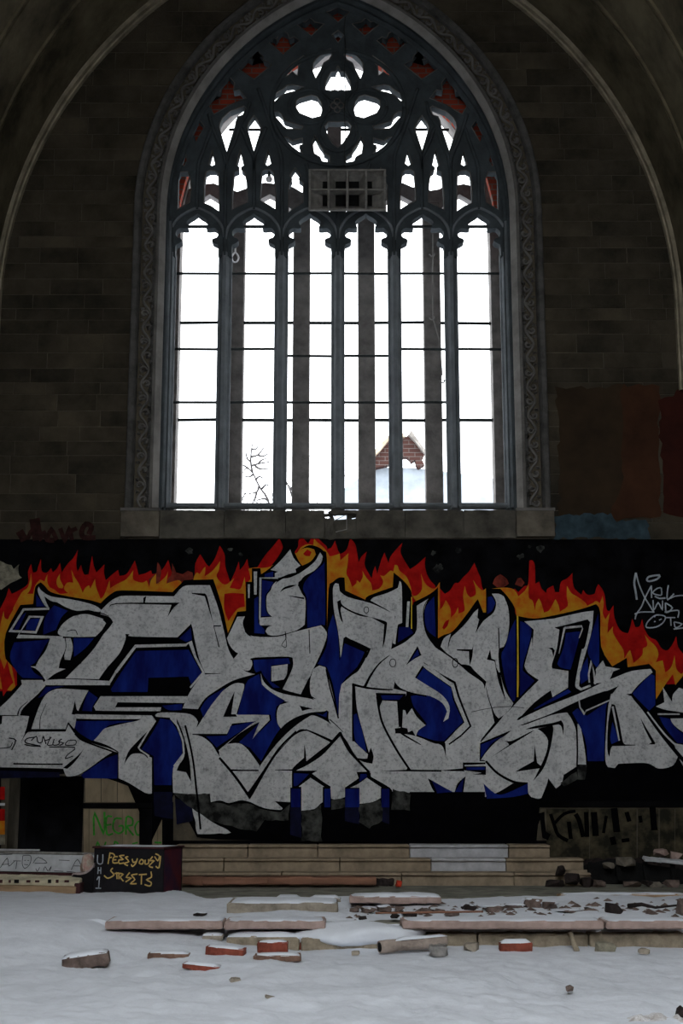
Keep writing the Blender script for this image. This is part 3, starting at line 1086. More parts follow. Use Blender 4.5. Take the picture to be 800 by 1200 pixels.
def smooth_poly(p, turn):
    """round a traced outline between its sharp corners"""
    n = len(p)
    cor = []
    for i in range(n):
        (x0, y0), (x1, y1), (x2, y2) = p[i - 1], p[i], p[(i + 1) % n]
        a = math.atan2(y1 - y0, x1 - x0)
        b = math.atan2(y2 - y1, x2 - x1)
        d = abs((b - a + math.pi) % (2 * math.pi) - math.pi)
        if d > math.radians(turn):
            cor.append(i)
    if len(cor) < 2:
        return p
    out = []
    for k_, i in enumerate(cor):
        j = cor[(k_ + 1) % len(cor)]
        run = [p[q % n] for q in range(i, (j if j > i else j + n) + 1)]
        out += (smooth2(run, 3) if len(run) > 2 else run)[:-1]
    return out


def mpaint(name, items, off, m, label=None, turn=42):
    """one child per painted shape; an item is a polygon or a stroke (list of quads)"""
    for it in items:
        polys = [smooth_poly(it, turn)] if isinstance(it[0][0], float) else it
        o = paint(name, polys, off, m, None)
        o.parent = mural
        o.matrix_parent_inverse = Matrix.Translation((0, 0, -Z_SILL0))
        if label:
            o['label'] = label
        off -= 0.00003


# --- flames
red = [
    P('A', [(-30, 900), (-30, 470), (0, 420), (10, 400), (35, 350), (52, 295), (70, 330), (110, 310), (165, 270), (165, 200), (183, 155), (193, 205), (215, 200), (225, 170), (240, 128), (245, 195),
            (275, 205), (300, 178), (310, 205), (335, 180), (352, 148), (362, 205), (400, 150), (430, 120), (457, 72), (447, 150), (455, 200), (475, 160), (492, 215), (520, 215), (530, 160), (540, 108),
            (550, 165), (565, 205), (612, 158), (610, 210), (620, 250), (660, 215), (692, 190), (700, 225), (740, 215), (770, 170), (790, 135), (800, 170), (812, 220), (850, 210), (885, 192), (892, 215),
            (930, 205), (960, 175), (985, 132), (1000, 180), (1010, 215), (1030, 245), (1070, 255), (1075, 330), (1030, 360), (700, 420), (300, 420), (120, 470), (40, 640), (100, 720), (120, 900)]),
    P('B', [(530, 270), (540, 215), (545, 150), (573, 98), (590, 125), (605, 150), (625, 172), (655, 130), (672, 90), (687, 48), (705, 75), (717, 110), (720, 170), (735, 220), (748, 262), (770, 215),
            (790, 165), (798, 140), (805, 190), (830, 160), (848, 125), (858, 175), (880, 185), (905, 178), (935, 130), (965, 90), (1000, 50), (1035, 5), (1050, 35), (1055, 65), (1030, 110), (1000, 150), (960, 190),
            (890, 200), (880, 430), (800, 450), (735, 560), (690, 400), (640, 250)]),
    P('C', [(525, 95), (545, 55), (548, 20), (565, -15), (580, 10), (605, 35), (625, 0), (650, -35), (660, 0), (690, 30), (715, 55), (718, 90), (740, 60), (762, 20), (775, 70), (790, 110), (720, 220), (640, 160), (560, 160)]),
    P('D', [(100, 220), (115, 80), (140, 60), (162, 18), (178, 70), (185, 100), (215, 85), (235, 60), (250, 3), (275, 30), (287, 65), (300, 145), (318, 110), (348, 83), (335, 150), (350, 195), (378, 240), (385, 200), (397, 168),
            (410, 212), (430, 140), (452, 88), (475, 150), (488, 110), (520, 70), (557, 30), (545, 80), (560, 120), (600, 185), (640, 160), (692, 113), (688, 160), (700, 215), (725, 258), (752, 292), (720, 340), (620, 400), (560, 260), (500, 300), (350, 370), (220, 320)]),
    P('E', [(172, 590), (172, 295), (205, 330), (235, 310), (262, 268), (285, 265), (310, 235), (345, 200), (378, 148), (398, 200), (415, 240), (422, 290), (440, 330), (440, 440), (400, 380), (260, 560)]),
    P('F', [(190, 330), (215, 300), (235, 320), (270, 285), (292, 275), (297, 200), (300, 135), (318, 135), (332, 165), (335, 270), (357, 258), (372, 300), (400, 325), (405, 300), (440, 282), (450, 320), (475, 320),
            (485, 260), (520, 240), (552, 208), (552, 250), (565, 300), (605, 335), (615, 308), (640, 335), (680, 330), (690, 300), (703, 273), (728, 305), (742, 345), (752, 420), (770, 430), (792, 398), (798, 470), (830, 540),
            (870, 560), (885, 545), (902, 475), (920, 525), (945, 520), (960, 478), (972, 530), (1000, 580), (1040, 600), (1055, 620), (1075, 650), (1110, 660), (1140, 620), (1160, 578), (1170, 640), (1200, 680), (1225, 700), (1225, 860),
            (1040, 860), (1040, 780), (880, 790), (790, 790), (720, 680), (700, 400), (440, 470), (235, 470)]),
]
# dim leftovers of flames behind the chipped patch
dim = [P('B', [(275, 285), (272, 245), (300, 220), (318, 205), (322, 145), (335, 160), (345, 200), (330, 290)]),
       P('B', [(375, 285), (385, 240), (405, 215), (408, 150), (420, 175), (432, 205), (470, 215), (500, 195), (528, 205), (535, 245), (470, 255), (430, 290)]),
       P('F', [(85, 270), (100, 235), (130, 215), (165, 240), (180, 270), (150, 290), (110, 292)]),
       P('F', [(215, 275), (230, 240), (250, 235), (272, 265), (255, 290)])]
yel = [
    P('A', [(-30, 860), (-30, 640), (0, 640), (-5, 560), (22, 430), (28, 470), (48, 480), (85, 400), (130, 320), (165, 290), (183, 208), (187, 255), (180, 300), (160, 330), (195, 330), (208, 280), (235, 246), (262, 258), (270, 235), (280, 215), (277, 255), (290, 290),
            (320, 305), (350, 330), (400, 325), (375, 300), (395, 265), (430, 265), (418, 188), (440, 235), (465, 275), (485, 325), (500, 295), (522, 280), (530, 300), (557, 243), (563, 290), (580, 335), (590, 360),
            (612, 335), (642, 250), (645, 298), (690, 270), (740, 245), (782, 192), (780, 245), (830, 265), (860, 252), (875, 290), (920, 270), (950, 262), (918, 275), (970, 230), (985, 195), (980, 235), (975, 270),
            (1040, 250), (1062, 262), (1068, 290), (1250, 288), (1030, 305), (1010, 340), (700, 420), (300, 420), (120, 470), (40, 640), (70, 760), (95, 900)]),
    P('A', [(332, 250), (352, 212), (352, 245), (372, 285), (365, 298), (340, 290)]),
    P('B', [(275, 290), (285, 250), (315, 212), (315, 275), (330, 290)]),
    P('B', [(262, 300), (300, 288), (420, 292), (400, 315), (280, 315)]),
    P('B', [(530, 270), (538, 225), (555, 205), (570, 215), (590, 185), (603, 172), (602, 200), (598, 228), (640, 200), (670, 165), (690, 138), (682, 190), (668, 225), (690, 260), (712, 275), (735, 270),
            (772, 238), (758, 268), (745, 295), (775, 300), (810, 300), (833, 230), (838, 290), (850, 262), (868, 240), (855, 185), (875, 178), (925, 178), (935, 215), (880, 265), (860, 300), (862, 435), (800, 445), (735, 560), (690, 420), (640, 250)]),
    P('B', [(925, 215), (925, 180), (985, 170), (1035, 130), (1060, 110), (1010, 160), (970, 200)]),
    P('C', [(520, 90), (540, 90), (560, 60), (600, 40), (635, 45), (640, 5), (655, 25), (680, 45), (705, 70), (722, 95), (735, 110), (790, 95), (800, 240), (745, 245), (728, 260), (722, 530), (706, 530), (712, 250), (640, 160), (570, 170), (540, 140)]),
    P('D', [(104, 530), (108, 260), (112, 190), (135, 160), (152, 118), (145, 165), (180, 145), (215, 115), (241, 92), (235, 160), (228, 210), (245, 245), (262, 290), (285, 270), (290, 250), (308, 265), (325, 230), (322, 195), (345, 235), (372, 268), (380, 310),
            (420, 300), (445, 260), (425, 220), (450, 225), (485, 195), (503, 200), (512, 160), (528, 165), (540, 195), (580, 230), (605, 290), (612, 340), (640, 340), (672, 300), (665, 212), (682, 255), (705, 285), (745, 300), (775, 262), (775, 590), (764, 600), (762, 300), (640, 380), (560, 250), (500, 300), (350, 370), (215, 315), (130, 270), (122, 535)]),
    P('E', [(172, 595), (172, 440), (190, 410), (210, 368), (225, 390), (238, 420), (240, 470), (255, 455), (268, 440), (282, 408), (285, 445), (320, 430), (318, 390), (312, 340), (322, 283), (335, 330), (355, 352), (385, 335), (385, 300), (370, 248), (395, 285), (425, 310), (445, 298), (445, 445), (430, 450), (400, 380), (260, 560), (185, 590)]),
    P('F', [(75, 300), (150, 293), (200, 300), (222, 320), (235, 345), (275, 310), (296, 270), (296, 350), (318, 370), (332, 425), (340, 385), (355, 358), (370, 385), (385, 440), (412, 430), (432, 400), (452, 362), (470, 395), (478, 435), (525, 400), (518, 345),
            (520, 283), (545, 325), (585, 350), (625, 380), (638, 400), (670, 385), (690, 372), (712, 385), (722, 360), (728, 340), (735, 390), (728, 440), (745, 480), (770, 440), (760, 500), (757, 560), (790, 520), (790, 560), (825, 620), (850, 660), (855, 710), (880, 670), (890, 660), (910, 735),
            (960, 690), (965, 650), (985, 640), (990, 620), (975, 570), (1000, 600), (1040, 640), (1055, 685), (1040, 730), (1080, 720), (1095, 790), (1130, 760), (1150, 690), (1160, 770), (1190, 800), (1225, 760), (1225, 860), (1195, 810), (1160, 890), (1140, 800), (1090, 870), (1060, 940), (1042, 960), (1035, 780),
            (880, 790), (790, 790), (728, 700), (716, 720), (700, 400), (440, 470), (235, 470), (237, 690), (240, 940), (226, 930), (228, 480), (180, 370)]),
]
redin = [P('B', [(715, 330), (760, 325), (830, 330), (835, 405), (790, 420), (738, 490), (712, 415)]),
         P('C', [(575, 95), (600, 70), (625, 85), (615, 110), (590, 108)]), P('E', [(190, 530), (205, 495), (230, 480), (222, 515), (200, 540)]),
         P('A', [(45, 440), (65, 395), (80, 420), (60, 455)]), P('A', [(0, 790), (0, 700), (25, 770), (45, 720), (60, 790), (80, 850), (60, 870), (20, 930)])]
mpaint('red_flames', red, -0.006, M_RED, 'ragged red flames', 75)
mpaint('scorched_flames', dim, -0.0063, M_TAGR if False else mat('dim_flame_paint', (0.14, 0.02, 0.012), var=0.5, scale=9), 'faded dark red flames')
mpaint('yellow_flames', yel, -0.008, M_YEL, 'yellow-orange flames', 75)
mpaint('red_flame_cores', redin, -0.0092, M_RED, 'red flame cores')

# --- black outline mass
A_ = lambda p: P('A', p)
sil = [W(x, y) for x, y in [
    (-6, 826), (0, 823), (20, 803), (20, 786), (10, 776), (6, 768), (7, 742), (24, 709), (39, 708), (41, 690), (44, 685), (48, 682.4), (53, 687), (60, 694), (80, 699), (104, 703), (118, 707), (124, 701), (132, 695),
    (142, 692), (180, 693), (202, 694), (214, 682), (216, 680), (250, 679), (260, 710), (267, 742), (278, 717), (288, 716), (288, 682), (295, 682), (295, 666), (305, 666), (306, 673), (316, 666), (330, 652), (338, 642),
    (342, 640), (349, 656), (354, 663), (364, 658), (370, 650), (368, 644), (360, 642), (352, 644), (362, 639), (372, 641), (379, 646), (383, 656), (383, 738), (385, 690), (390, 682), (397, 677), (403.6, 677), (404.4, 692), (428, 703),
    (432, 698), (460, 688), (461, 671), (472, 680), (480, 690), (482.4, 700), (482.4, 738), (484, 706), (504, 696), (513, 688), (513, 748), (520, 744), (530, 740), (545, 722), (558, 704), (560, 703), (566, 718), (569, 718), (570, 690),
    (586, 690), (598, 704), (604, 722), (605, 790), (606.5, 816), (608, 790), (607, 722), (626, 725), (650, 721), (680, 714), (698, 708), (703, 718), (704, 758), (717, 781), (734, 771), (735, 782), (760, 778), (768, 786), (768, 820), (778, 804),
    (787, 808), (800, 792), (806, 790), (806, 944), (632, 946), (628, 988), (300, 985), (231, 981), (204, 931), (178, 985), (150, 921), (97, 906), (-6, 906)]]
mpaint('black_outline', [sil], -0.010, M_BLACK)

# --- grey letter shapes
GREY = {
    'a': [A_([(228, 288), (245, 312), (300, 345), (400, 360), (490, 378), (560, 400), (598, 428), (575, 440), (520, 425), (470, 430), (430, 425), (380, 405), (335, 380), (300, 372), (262, 345), (270, 375), (292, 418), (265, 400), (235, 350), (222, 310)]),
          A_([(340, 560), (345, 540), (375, 500), (430, 462), (500, 448), (560, 462), (610, 480), (622, 500), (600, 540), (560, 580), (470, 583), (380, 580), (350, 572)]),
          [W(x, y) for x, y in [(118, 716), (128, 706), (138, 700), (150, 698.2), (204, 699), (214, 688), (225, 686), (246, 686), (249, 694), (256, 714), (263, 742), (268, 762), (278, 778), (288, 787), (299, 790), (284, 794), (270, 799), (252, 810),
                                (240, 819), (232, 831), (214, 830), (221, 814), (230, 800), (240, 788), (234, 774), (229, 754), (226, 738), (224, 731), (220, 735), (208, 747), (155, 746), (152, 743.5), (147, 743), (147, 750), (140, 766), (126, 782), (116, 796), (77, 795), (86, 786), (100, 772), (112, 758),
                                (126, 736), (132, 728), (128, 723), (118, 720)]],
          [W(x, y) for x, y in [(51, 800), (54, 797), (80, 796), (128, 798), (129, 803), (54, 803)]],
          [W(x, y) for x, y in [(59, 748), (76, 748), (77, 760), (71, 774), (69, 783), (77, 784), (64, 790), (54, 798), (47, 788), (41, 783), (34, 781), (42, 781), (46, 773), (54, 762)]],
          A_([(385, 590), (415, 590), (428, 640), (420, 690), (412, 718), (380, 715), (378, 690), (390, 640)])],
    'b': [P('A', [(-30, 265), (0, 245), (60, 190), (130, 110), (125, 85), (250, 85), (268, 118), (225, 165), (160, 225), (130, 260), (118, 292), (172, 297), (165, 345), (145, 395), (190, 388), (385, 387), (402, 345), (435, 395), (480, 432), (560, 462), (640, 485), (690, 508), (660, 508), (600, 545),
                  (540, 590), (460, 640), (400, 650), (385, 640), (372, 605), (235, 600), (-30, 595)], 750),
          P('A', [(185, 372), (205, 310), (235, 230), (270, 170), (310, 145), (360, 135), (520, 145), (490, 200), (460, 265), (450, 255), (440, 205), (430, 250), (420, 285), (448, 290), (445, 340), (435, 370), (400, 330), (385, 372)], 750),
          [W(x, y) for x, y in [(110, 828), (118, 816), (221, 816), (216, 824), (138, 823), (135, 829), (189, 829), (188, 833.5), (120, 833), (112, 832)]],
          [W(x, y) for x, y in [(88, 837), (120, 837.5), (178, 838.5), (183, 845), (178, 853), (170, 864), (163, 876), (165, 880), (174, 886), (178, 888), (178, 930), (170, 929), (152, 918), (139, 912), (139, 881), (136, 879), (125, 873), (110, 868), (117, 857), (125, 853), (145, 848), (160, 845), (166, 842.5), (120, 843), (88, 842)]]],
    'c': [[W(x, y) for x, y in [(182, 838), (189, 835), (218, 836), (228, 840), (232, 846), (229, 856), (225, 861), (236, 863), (248, 872), (258, 888), (270, 903), (280, 917), (288, 930), (294, 940), (286, 938), (280, 938), (268, 941), (258, 938), (247, 940), (246, 930), (228, 931), (203, 929), (203, 899), (214, 884), (213, 868), (207, 850), (199, 841), (184, 840)]],
          [W(x, y) for x, y in [(225, 860), (235, 846), (248, 824), (262, 809), (275, 801), (284, 801), (286, 806), (277, 837), (315, 838), (316, 844), (308, 852), (299, 862), (296, 866), (298, 858), (304, 846), (294, 851), (280, 860), (266, 872), (280, 871), (289, 877), (297, 887), (304, 897), (303, 902), (270, 902), (264, 896), (258, 889), (257, 881), (260, 876), (298, 845.5), (272, 848), (266, 860)]],
          [W(x, y) for x, y in [(270, 903.7), (303, 903.7), (305, 897), (324, 872), (342, 854), (360, 841), (368, 838.6), (384, 846), (399, 858), (389, 868), (372, 860), (358, 855), (351, 855), (345, 860), (328, 878), (314, 897), (303, 913), (292, 928), (289, 929)]],
          [W(x, y) for x, y in [(346, 861), (360, 856.5), (373, 862), (387, 870), (359, 892), (358, 880), (356.5, 872), (356, 888), (344, 899), (342, 905), (342, 923), (340, 923), (340, 940), (322, 939), (331, 947), (328, 949), (310, 947), (294, 940), (292, 937), (297, 930), (318, 893), (332, 875)]],
          [W(x, y) for x, y in [(349, 922), (363, 911), (380, 922), (378, 922), (378, 940), (375, 942), (368, 948), (353, 950), (353, 922)]],
          [W(x, y) for x, y in [(398, 861), (408, 878), (420, 892), (433, 905), (418, 906), (420, 912), (404, 923), (404, 934), (395, 937), (388, 936), (387, 923), (365, 907), (372, 903), (347, 903), (360, 896), (376, 884), (390, 871)]],
          [W(x, y) for x, y in [(408, 923), (429, 911), (447, 923), (446, 923), (446, 935), (436, 940), (421, 942), (421, 923)]]],
    'd': [P('C', [(385, 190), (440, 140), (500, 70), (520, 120), (560, 165), (530, 185), (535, 205), (490, 215), (440, 235), (410, 235), (410, 210), (430, 200)]),
          P('C', [(400, 275), (440, 245), (500, 235), (570, 200), (640, 145), (665, 105), (675, 88), (690, 110), (680, 150), (640, 195), (585, 225), (560, 255), (550, 290), (570, 330), (590, 370), (585, 510), (560, 530), (520, 550), (420, 575), (370, 570), (355, 550), (370, 525), (400, 515), (320, 515), (320, 470), (395, 465), (365, 430), (362, 345), (385, 310)]),
          P('C', [(130, 590), (190, 465), (235, 462), (222, 500), (235, 550), (280, 578), (420, 582), (520, 554), (680, 515), (700, 535), (715, 570), (695, 640), (650, 740), (625, 790), (600, 870), (575, 905), (560, 918), (490, 900), (455, 888), (480, 840), (515, 760), (515, 715), (490, 698), (300, 703), (262, 715), (180, 670), (145, 630)]),
          P('C', [(170, 710), (195, 680), (275, 720), (278, 745), (265, 775), (240, 780), (190, 750)]),
          P('C', [(390, 755), (485, 742), (480, 800), (462, 832), (390, 843)]),
          P('C', [(328, 45), (345, 95), (395, 140), (460, 165), (560, 185), (620, 195), (705, 225), (718, 255), (700, 268), (620, 275), (540, 300), (480, 335), (445, 368), (425, 335), (422, 270), (440, 230), (490, 215), (430, 195), (370, 155), (335, 110)], 750)],
    'e': [P('D', [(150, 300), (165, 268), (183, 272), (190, 315), (240, 350), (370, 385), (470, 430), (512, 450), (510, 530), (490, 655), (560, 620), (600, 590), (640, 540), (640, 400), (715, 355), (690, 400), (680, 480), (700, 570), (750, 640), (840, 700), (930, 770), (1040, 850), (1055, 930), (1080, 1010), (1110, 1080),
                  (1040, 1170), (1012, 1215), (1008, 1310), (1050, 1310), (1130, 1390), (1210, 1435), (1120, 1490), (1040, 1520), (1040, 1490), (600, 1490), (598, 1495), (500, 1500), (482, 1465), (370, 1400), (365, 1375), (310, 1310), (270, 1260), (230, 1190), (195, 1150), (130, 1080), (125, 1020), (30, 940), (15, 850), (35, 770),
                  (70, 750), (105, 760), (115, 790), (150, 920), (183, 1060), (188, 870), (265, 805), (300, 780), (345, 700), (350, 655), (225, 580), (212, 590), (195, 715), (190, 640), (180, 550), (155, 420)]),
          P('D', [(370, 370), (390, 350), (470, 325), (530, 295), (540, 255), (553, 290), (555, 500), (530, 510), (525, 540), (515, 625), (500, 620), (515, 460), (470, 425)]),
          P('D', [(585, 375), (600, 375), (590, 540), (575, 540)])],
    'f': [P('E', [(180, 640), (200, 590), (240, 565), (225, 620), (222, 660), (240, 590), (270, 560), (330, 500), (375, 440), (400, 418), (395, 470), (405, 480), (385, 560), (430, 490), (490, 440), (505, 380), (480, 330), (520, 330), (550, 345), (575, 410), (582, 500), (570, 590), (550, 640), (522, 650), (518, 700), (530, 800), (560, 900),
                  (605, 970), (590, 1000), (545, 1045), (520, 1068), (490, 1040), (465, 950), (440, 850), (380, 810), (330, 770), (240, 700)])],
    'g': [P('F', [(270, 492), (450, 475), (450, 530), (475, 540), (460, 650), (432, 740), (435, 768), (528, 780), (525, 880), (435, 935), (425, 895), (330, 965), (230, 1068), (205, 1075), (180, 1015), (260, 930), (355, 835), (290, 790), (270, 750), (300, 640), (325, 545)]),
          P('F', [(440, 476), (600, 440), (675, 430), (665, 540), (640, 640), (605, 760), (590, 868), (602, 882), (655, 862), (660, 873), (600, 897), (572, 880), (570, 840), (610, 640), (650, 490), (640, 480), (480, 520), (450, 525)]),
          P('F', [(225, 1070), (400, 990), (590, 915), (730, 848), (800, 820), (900, 782), (1010, 770), (1020, 790), (940, 860), (895, 915), (870, 905), (780, 905), (740, 900), (590, 955), (430, 1030), (270, 1090), (240, 1100), (190, 1110)]),
          P('F', [(180, 1015), (260, 1075), (240, 1100), (280, 1095), (430, 1040), (520, 1025), (550, 1070), (575, 1150), (578, 1340), (500, 1390), (488, 1440), (455, 1470), (410, 1410), (400, 1450), (370, 1525), (350, 1530), (310, 1520), (290, 1490), (285, 1440), (210, 1440), (130, 1400), (45, 1310), (10, 1305), (45, 1260), (100, 1200), (190, 1130), (20, 1200), (10, 1190), (80, 1105)]),
          P('F', [(575, 340), (597, 345), (625, 500), (632, 587), (580, 582)], 750),
          P('G', [(380, 155), (470, 120), (530, 110), (490, 165), (510, 200), (560, 260), (640, 370), (700, 450), (770, 530), (745, 580), (700, 600), (650, 602), (620, 585), (570, 570), (420, 575), (400, 600), (360, 595), (345, 560), (345, 450), (360, 250), (370, 200)], 750),
          P('G', [(275, 855), (290, 790), (290, 770), (330, 720), (345, 755), (430, 770), (390, 785), (370, 830), (340, 880), (330, 850)])],
    'h': [P('G', [(640, 240), (690, 215), (680, 125), (720, 190), (735, 215), (740, 170), (775, 130), (830, 150), (830, 280), (700, 260)], 750),
          P('G', [(725, 310), (830, 310), (830, 410), (770, 370), (735, 335)], 750),
          P('G', [(745, 455), (830, 470), (830, 640), (800, 590), (775, 540)], 750)],
}
for i, k in enumerate(sorted(GREY)):
    mpaint('letter_fill', GREY[k], -0.012, M_GREY)

# --- black cuts on the grey
blk = [
    P('B', [(280, 370), (190, 460), (150, 510), (128, 578), (165, 525), (200, 515), (240, 520), (268, 545), (262, 528), (222, 498), (212, 482), (235, 440)], 750),
    P('B', [(435, 310), (470, 390), (500, 500), (515, 590), (520, 680), (490, 625), (435, 615), (450, 580), (480, 530), (470, 440), (440, 350)], 750),
    P('A', [(497, 478), (465, 520), (370, 600), (395, 605), (430, 575), (470, 525)], 750),
    P('A', [(172, 297), (185, 380), (155, 400), (120, 455), (150, 390)], 750),
    P('A', [(-30, 295), (15, 295), (12, 340), (-30, 360)], 750),
    P('B', [(40, 415), (80, 385), (370, 382), (455, 382), (420, 410), (382, 465), (405, 395), (90, 390)]),
    P('B', [(240, 385), (240, 355), (258, 342), (250, 385)]),
    P('B', [(525, 325), (600, 328), (615, 350), (640, 460), (655, 520), (600, 345), (525, 330)]),
    P('B', [(650, 515), (695, 515), (695, 521), (655, 522), (688, 645), (680, 640)]),
    P('B', [(0, 480), (45, 478), (65, 495), (40, 530), (0, 575), (0, 540), (25, 505)]),
    P('C', [(440, 322), (460, 295), (500, 280), (540, 278), (505, 292), (465, 305)]),
    P('C', [(478, 338), (530, 345), (582, 352), (582, 362), (530, 352)]),
    P('C', [(230, 548), (258, 576), (275, 580), (245, 558)]),
    P('C', [(545, 285), (548, 262), (565, 248), (556, 290)]),
    P('C', [(410, 280), (430, 240), (460, 240), (425, 262)]),
    P('C', [(175, 150), (155, 285), (180, 285), (190, 300), (108, 300), (135, 235)], 750),
    P('C', [(555, 235), (632, 253), (600, 258), (570, 267)], 750),
    P('C', [(600, 90), (618, 60), (612, 170), (655, 198), (560, 172)], 750),
    P('D', [(262, 860), (280, 870), (290, 1000), (320, 1120), (360, 1260), (372, 1230), (388, 1280), (380, 1325), (330, 1315), (280, 1290), (320, 1295), (350, 1295), (355, 1270), (275, 1195), (262, 1170)]),
    P('D', [(400, 910), (575, 915), (575, 935), (550, 975), (553, 1110), (535, 1110), (525, 960), (440, 955), (425, 990), (425, 1020), (415, 1000)]),
    P('D', [(630, 820), (675, 748), (700, 775), (850, 880), (862, 950), (925, 1080), (870, 1130), (808, 1205), (812, 1290), (795, 1230), (770, 1210), (740, 1205), (640, 1165), (560, 1150), (515, 1148), (512, 1118), (545, 1115), (548, 975), (575, 935), (580, 905), (505, 885), (512, 840), (530, 860), (580, 890), (640, 850)]),
    P('D', [(578, 748), (645, 635), (668, 690), (625, 712)]),
    P('D', [(175, 375), (195, 365), (205, 395), (260, 430), (330, 455), (370, 468), (310, 460), (240, 430), (200, 405), (195, 430), (210, 500), (195, 480), (180, 420)]),
    P('D', [(370, 466), (455, 490), (467, 505), (455, 600), (440, 650), (450, 510)]),
    P('D', [(225, 585), (290, 612), (372, 652), (350, 700), (340, 705), (352, 665), (280, 622), (222, 605)]),
    P('D', [(1065, 950), (1095, 1030), (1120, 1060), (1150, 1040), (1120, 1080), (1015, 1200), (1020, 1180), (1095, 1085), (1085, 1040)]),
    P('D', [(1010, 1205), (1195, 1130), (1150, 1165), (1080, 1210), (1012, 1310)]),
    P('E', [(310, 568), (442, 568), (442, 578), (320, 582), (320, 590), (445, 590), (445, 640), (370, 638), (420, 628), (310, 612)], 750),
    P('E', [(105, 660), (250, 740), (262, 742), (280, 690), (327, 648), (312, 745), (150, 748), (130, 720)], 750),
    P('D', [(425, 1368), (580, 1360), (592, 1340), (605, 1360), (785, 1362), (785, 1372), (600, 1370)]),
    P('E', [(180, 1364), (310, 1352), (320, 1370), (240, 1368)]),
    P('E', [(290, 742), (350, 750), (378, 780), (448, 845), (435, 890), (425, 850), (340, 790)]),
    P('E', [(275, 655), (365, 655), (372, 620), (365, 700), (350, 750), (345, 668), (275, 662)]),
    P('E', [(450, 715), (470, 655), (478, 710), (500, 718), (508, 770), (532, 850), (515, 800), (495, 725)]),
    P('E', [(516, 530), (522, 530), (526, 650), (520, 650)]),
    P('E', [(500, 750), (520, 790), (555, 790), (530, 800), (545, 880), (562, 960), (520, 850)]),
    P('F', [(150, 440), (170, 450), (180, 465), (70, 540), (330, 380), (300, 390), (200, 440)], 750),
    P('F', [(330, 465), (345, 570), (370, 590), (375, 600), (215, 622), (270, 590), (325, 560)], 750),
    P('F', [(345, 370), (435, 350), (440, 380), (425, 470), (400, 560), (370, 620), (320, 678), (350, 620), (395, 520), (408, 440), (380, 395)], 750),
    P('F', [(275, 374), (330, 355), (440, 335), (485, 320), (500, 350), (497, 410), (488, 360), (470, 345), (340, 368)], 750),
    P('F', [(225, 320), (260, 290), (430, 225), (270, 300), (240, 318)], 750),
    P('F', [(410, 648), (435, 645), (448, 662), (440, 700), (430, 660)]),
    P('F', [(270, 492), (325, 540), (318, 640), (312, 560), (300, 530)]),
    P('F', [(460, 525), (640, 485), (655, 495), (625, 640), (600, 660), (580, 750), (545, 785), (528, 782), (435, 768), (432, 745), (462, 650), (478, 545)]),
    P('G', [(380, 225), (400, 230), (425, 330), (445, 440), (460, 462), (520, 464), (520, 468), (385, 472), (375, 490), (368, 535), (355, 490), (360, 330)], 750),
    P('G', [(548, 305), (580, 360), (637, 455), (632, 462), (595, 462), (615, 450), (575, 375)], 750),
    P('G', [(465, 168), (492, 165), (510, 185), (500, 170)], 750),
    P('G', [(375, 180), (420, 120), (330, 160), (240, 200), (385, 165)], 750),
]
blk_s = []
blk_s += S('B', [(485, 350), (515, 470), (535, 580), (550, 720), (560, 800), (575, 960)], 11, 11, 750)
blk_s += S('C', [(85, 540), (150, 615), (200, 680), (252, 755)], 13, 15, 750) + S('C', [(535, 385), (440, 480), (360, 600), (300, 690), (250, 762)], 9, 20, 750)
blk_s += S('C', [(150, 612), (240, 612)], 9, 2, 750) + S('C', [(410, 612), (530, 612)], 3, 9, 750) + S('C', [(0, 48), (90, 48)], 7, 2, 750)
blk_s += S('C', [(795, 395), (745, 450), (680, 520), (590, 580), (515, 615)], 20, 12, 750) + S('C', [(590, 375), (650, 400), (745, 445)], 6, 16, 750)
blk_s += S('C', [(620, 635), (680, 680), (735, 715)], 12, 12, 750) + S('C', [(620, 650), (540, 710)], 10, 10, 750)
blk_s += S('D', [(190, 1140), (240, 1240), (300, 1310), (365, 1378)], 16, 12) + S('D', [(365, 1378), (372, 1410), (430, 1450), (482, 1470)], 12, 10)
blk_s += S('D', [(345, 1400), (290, 1440), (222, 1470)], 14, 10) + S('D', [(290, 1378), (365, 1376)], 8, 10)
blk_s += S('D', [(130, 1065), (170, 1100), (210, 1140)], 6, 3) + S('D', [(110, 770), (130, 870), (155, 960), (182, 1060)], 8, 8)
blk_s += S('D', [(478, 692), (420, 740), (370, 810), (335, 878)], 4, 16) + S('D', [(262, 860), (345, 880), (440, 890), (500, 892)], 14, 6)
blk_s += S('D', [(408, 930), (420, 1010), (445, 1100), (520, 1240), (600, 1362)], 12, 12)
blk_s += S('D', [(678, 738), (770, 800), (862, 850), (885, 930), (920, 1020), (955, 1105), (900, 1160), (828, 1212)], 15, 8, sm=False)
blk_s += S('D', [(535, 1132), (570, 1160), (640, 1200), (665, 1215)], 14, 3) + S('D', [(960, 1022), (1070, 1000), (1190, 990), (1270, 1000)], 3, 3)
blk_s += S('E', [(150, 640), (240, 700), (330, 772), (440, 850)], 8, 10) + S('E', [(115, 355), (85, 400), (80, 480), (100, 570), (150, 640)], 4, 6)
blk_s += S('F', [(45, 560), (100, 620), (160, 660), (220, 685), (290, 692)], 12, 14, 750) + S('F', [(575, 330), (580, 480), (578, 590)], 9, 9, 750)
blk_s += S('G', [(575, 262), (650, 370), (720, 460), (770, 520), (830, 590)], 20, 22, 750)
blk_s += S('A', [(80, 575), (230, 578), (370, 578)], 8, 8, 750) + S('A', [(235, 370), (240, 300), (275, 220)], 5, 2, 750) + S('A', [(105, 290), (120, 250), (165, 210)], 8, 3, 750) + S('A', [(-20, 293), (110, 293)], 4, 4, 750)
blk_s += S('A', [(690, 520), (650, 500), (560, 468), (480, 436), (440, 400)], 9, 9, 750)
